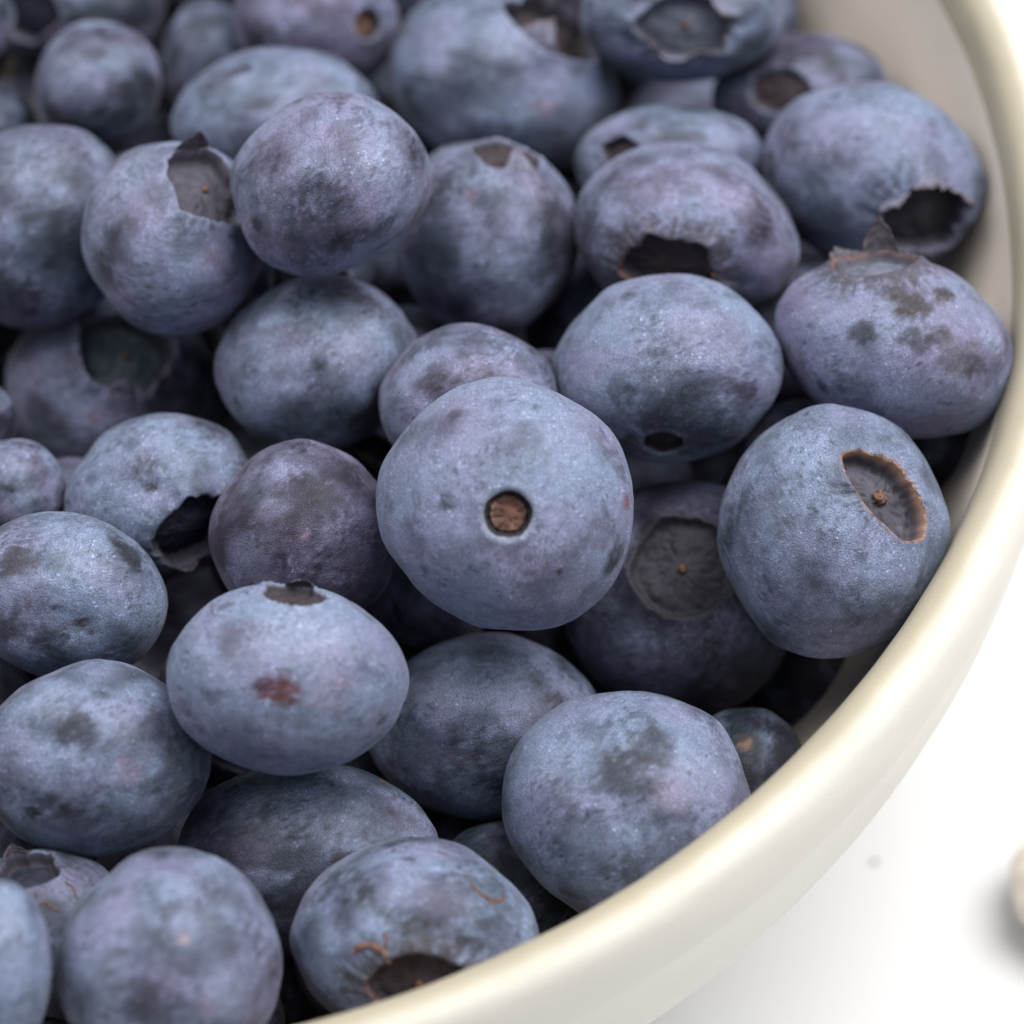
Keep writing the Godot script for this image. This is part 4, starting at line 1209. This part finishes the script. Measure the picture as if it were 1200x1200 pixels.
	filler(kinds, 2, Vector3(-1.8, -31.2, 26.4), 0.888, Vector3(-0.31, 0.77, -0.56), 1.96, "")
	filler(kinds, 3, Vector3(8.6, -32.5, 34.4), 0.897, Vector3(-0.52, -0.24, -0.82), 0.70, "")
	filler(kinds, 0, Vector3(-10.9, -32.6, 17.7), 0.917, Vector3(-0.46, 0.84, 0.27), 5.66, "")
	filler(kinds, 1, Vector3(20.6, -33.2, -3.3), 0.934, Vector3(-0.71, -0.7, -0.08), 0.65, "")
	filler(kinds, 2, Vector3(-8, -33.6, -23.1), 0.948, Vector3(-0.17, 0.76, 0.63), 0.95, "")
	filler(kinds, 3, Vector3(19.8, -34.4, 14.8), 0.905, Vector3(-0.12, -0.95, 0.29), 4.85, "")
	filler(kinds, 0, Vector3(-13.3, -34.4, -2.7), 0.934, Vector3(-0.92, 0.06, 0.38), 2.57, "")
	filler(kinds, 1, Vector3(29.8, -34.4, 28.7), 0.900, Vector3(-0.32, 0.14, -0.94), 4.60, "dark blueberry in the gap between the shaded lower berry and the dark gap berry")
	filler(kinds, 2, Vector3(16.4, -34.6, -27.5), 0.924, Vector3(0.39, -0.1, -0.92), 2.79, "")
	filler(kinds, 3, Vector3(28.7, -34.6, 6.5), 0.907, Vector3(-0.92, -0.1, -0.39), 4.44, "")
	filler(kinds, 0, Vector3(31.6, -34.9, -21.3), 0.933, Vector3(-0.8, 0.21, -0.56), 6.26, "")
	filler(kinds, 1, Vector3(3.3, -36.1, -29.7), 0.943, Vector3(-0.16, 0.07, -0.99), 3.36, "")
	filler(kinds, 2, Vector3(30.8, -36.1, -8.8), 0.887, Vector3(-0.97, 0.22, 0.09), 3.10, "")
	filler(kinds, 3, Vector3(-4.8, -37.7, 5.9), 0.939, Vector3(-0.61, -0.79, 0.03), 3.62, "")
	filler(kinds, 0, Vector3(9.9, -38, 7.8), 0.972, Vector3(0.67, -0.7, -0.25), 2.85, "")
	filler(kinds, 1, Vector3(-1, -38.5, -6.5), 1.025, Vector3(-0.46, 0.75, -0.47), 1.99, "")
	filler(kinds, 2, Vector3(-0.1, -39.8, 17.2), 0.927, Vector3(-0.17, 0.93, 0.32), 3.04, "")
	filler(kinds, 3, Vector3(-13.6, -40.6, -13.6), 0.891, Vector3(-0.22, -0.88, -0.42), 3.65, "")
	filler(kinds, 0, Vector3(-16.1, -31.3, -43.5), 0.844, Vector3(0.35, -0.71, 0.61), 2.03, "")
	filler(kinds, 1, Vector3(17.1, -40, -14), 0.820, Vector3(0.82, 0.43, 0.37), 5.13, "")
	filler(kinds, 2, Vector3(19.3, -37.4, 30.9), 0.783, Vector3(0.44, 0.07, -0.9), 2.30, "")
	filler(kinds, 3, Vector3(39, -28.9, -31.8), 0.765, Vector3(-0.39, -0.54, -0.75), 4.03, "")
	filler(kinds, 0, Vector3(11.8, -41.2, -4), 0.764, Vector3(-0.91, -0.4, -0.09), 4.61, "")
	filler(kinds, 1, Vector3(11.3, -41, 20.9), 0.758, Vector3(0.46, -0.7, 0.54), 1.99, "")
	filler(kinds, 2, Vector3(-2.5, -24.1, 54.9), 0.748, Vector3(0.92, -0.38, -0.08), 2.14, "")
	filler(kinds, 3, Vector3(-6.9, -36.5, 38.6), 0.739, Vector3(-0.4, 0.84, -0.38), 0.18, "")
	filler(kinds, 0, Vector3(41.1, -14, -43.8), 0.738, Vector3(0.43, -0.89, 0.16), 3.36, "")
	filler(kinds, 1, Vector3(40.6, -35.4, 5.6), 0.736, Vector3(-0.96, 0.16, 0.22), 5.45, "")
	filler(kinds, 2, Vector3(2.3, -40.3, -17.9), 0.721, Vector3(-0.49, 0.07, 0.87), 1.59, "")
	filler(kinds, 3, Vector3(-10.5, -37.1, -37), 0.698, Vector3(-0.72, -0.51, 0.47), 5.28, "")
	filler(kinds, 0, Vector3(3.6, -40.1, 28.5), 0.693, Vector3(-0.23, 0.35, 0.91), 1.62, "")
	filler(kinds, 1, Vector3(1, -31.9, -45.9), 0.681, Vector3(-0.36, -0.39, 0.85), 2.90, "")
	filler(kinds, 2, Vector3(-26.2, -15.7, -39.3), 0.680, Vector3(-0.95, -0.06, 0.32), 5.47, "")
	filler(kinds, 3, Vector3(-8.1, -5.3, -34.7), 0.677, Vector3(0.88, -0.11, 0.47), 0.65, "")
	filler(kinds, 0, Vector3(14.4, -32.3, 45.1), 0.671, Vector3(-0.87, 0.3, 0.39), 5.42, "dark blueberry in the gap between the tall bottom berry and the scarred bottom berry")
	filler(kinds, 1, Vector3(30.2, -28.4, 37.5), 0.664, Vector3(-0.31, 0.03, 0.95), 2.71, "dark blueberry in the gap between the dark gap berry and the scarred bottom berry")
	filler(kinds, 2, Vector3(29.7, -38.9, 16.1), 0.659, Vector3(-0.76, 0.41, 0.5), 1.12, "")
	filler(kinds, 3, Vector3(-17, -18, 39.5), 0.656, Vector3(-0.28, 0.63, 0.72), 6.03, "")
	filler(kinds, 0, Vector3(-6.5, -39.9, 29.3), 0.656, Vector3(0, 0.73, -0.69), 2.42, "")
	filler(kinds, 1, Vector3(49.3, -30.3, 2.3), 0.651, Vector3(0.06, 0.65, 0.76), 5.87, "dark blueberry in the gap between the tan crown berry and the shaded flat crown berry")
	filler(kinds, 2, Vector3(20.7, -41.4, 7.3), 0.637, Vector3(-0.3, 0.34, -0.89), 2.05, "")
	filler(kinds, 3, Vector3(41.2, -5.2, -45.7), 0.627, Vector3(0.22, 0.53, 0.82), 0.31, "")
	filler(kinds, 0, Vector3(-6.7, -15.4, 59.6), 0.622, Vector3(-0.98, -0.2, -0.1), 4.33, "")
	filler(kinds, 1, Vector3(1.6, -15.6, 60.5), 0.609, Vector3(0.45, -0.23, 0.86), 3.75, "")
	filler(kinds, 2, Vector3(51.9, -10.6, 15.4), 0.608, Vector3(-0.81, -0.55, -0.18), 0.33, "dark blueberry in the gap between the tan crown berry and the weathered berry")
	filler(kinds, 3, Vector3(21.1, -15.3, -56.7), 0.608, Vector3(-0.81, -0.35, 0.47), 3.73, "")
	filler(kinds, 0, Vector3(-9.3, -7.4, -23), 0.599, Vector3(-0.39, 0.57, -0.72), 3.10, "dark blueberry in the gap between the top left corner berry and the left edge berry")
	filler(kinds, 1, Vector3(15.4, -30.7, -47), 0.595, Vector3(0.6, 0.21, 0.77), 2.37, "")
	filler(kinds, 2, Vector3(28.7, -35.7, -31.3), 0.591, Vector3(-0.36, 0.89, 0.27), 1.41, "")
	filler(kinds, 3, Vector3(45.4, -29, 25.8), 0.590, Vector3(0.58, 0, 0.81), 6.14, "dark blueberry in the gap between the big leaning berry and the small shaded rim berry")
	filler(kinds, 0, Vector3(11.7, -17.8, -57.7), 0.581, Vector3(0.44, -0.38, -0.82), 0.47, "")
	filler(kinds, 1, Vector3(55, -20.9, -15.4), 0.578, Vector3(0.89, 0.38, -0.23), 5.42, "")
	filler(kinds, 2, Vector3(48.7, -30.3, 15.6), 0.572, Vector3(0.48, -0.57, -0.66), 0.29, "")
	filler(kinds, 3, Vector3(30.5, -23.2, 26.6), 0.566, Vector3(-0.66, -0.43, -0.61), 5.91, "")
	filler(kinds, 0, Vector3(24.1, -18.9, 52.4), 0.564, Vector3(-0.04, 0.35, 0.94), 0.76, "")
	filler(kinds, 1, Vector3(58.1, -13.9, 19.3), 0.562, Vector3(-0.13, -0.7, -0.7), 4.29, "")

func filler_kinds() -> Array:
	# five plain berries for the layers below, built once and copied
	var kinds := []
	for k in 5:
		var b := berry(60 + k, "", Vector3.ZERO, [Vector3(7, 6.3, 7), Vector3(7.2, 6.0, 6.9), Vector3(6.8, 6.5, 6.9), Vector3(7.1, 5.8, 7.0), Vector3(7.0, 6.6, 7.0)][k], 0.0, [0.40, 0.30, 0.48, 0.25, 0.03][k], 0.5, 0.45)  # little bloom so gaps stay dark, the last nearly black for that
		crown(b, "calyx", Vector3.UP, [0.45, 0.4, 0.5, 0.36, 0.4][k], 0.2, 0.2, 0.04, "dark", "bloom", 1)
		var o := finish(b)
		o.name = "blueberry_kind"
		remove_child(o)
		kinds.append(o)
	taken["blueberry"] -= 5
	return kinds


func filler(kinds: Array, kind: int, at: Vector3, size: float, towards: Vector3, turn: float, label: String) -> void:
	var o: Node3D = kinds[kind].duplicate()
	o.name = numbered("blueberry")
	var y := towards.normalized()
	var x := y.cross(Vector3(0.3, 0.5, 0.81)).normalized()
	o.basis = (Basis(x, y, x.cross(y)) * Basis(Vector3.UP, turn)).scaled(Vector3.ONE * size)
	# the copy's own foot lies off its centre: set the centre on its place in the heap
	var part: MeshInstance3D = o.get_child(0)
	o.position = at * 0.001 + Vector3(0, RIM, 0) - o.basis * part.mesh.get_aabb().get_center()
	describe(o, label if label else "hidden blueberry filling the heap, keeping light out of the gaps between the top berries", "blueberry", HEAP if label else "blueberries buried in the lower layers of the heap")  # copies without a label stay out of sight and block light
	add_child(o)
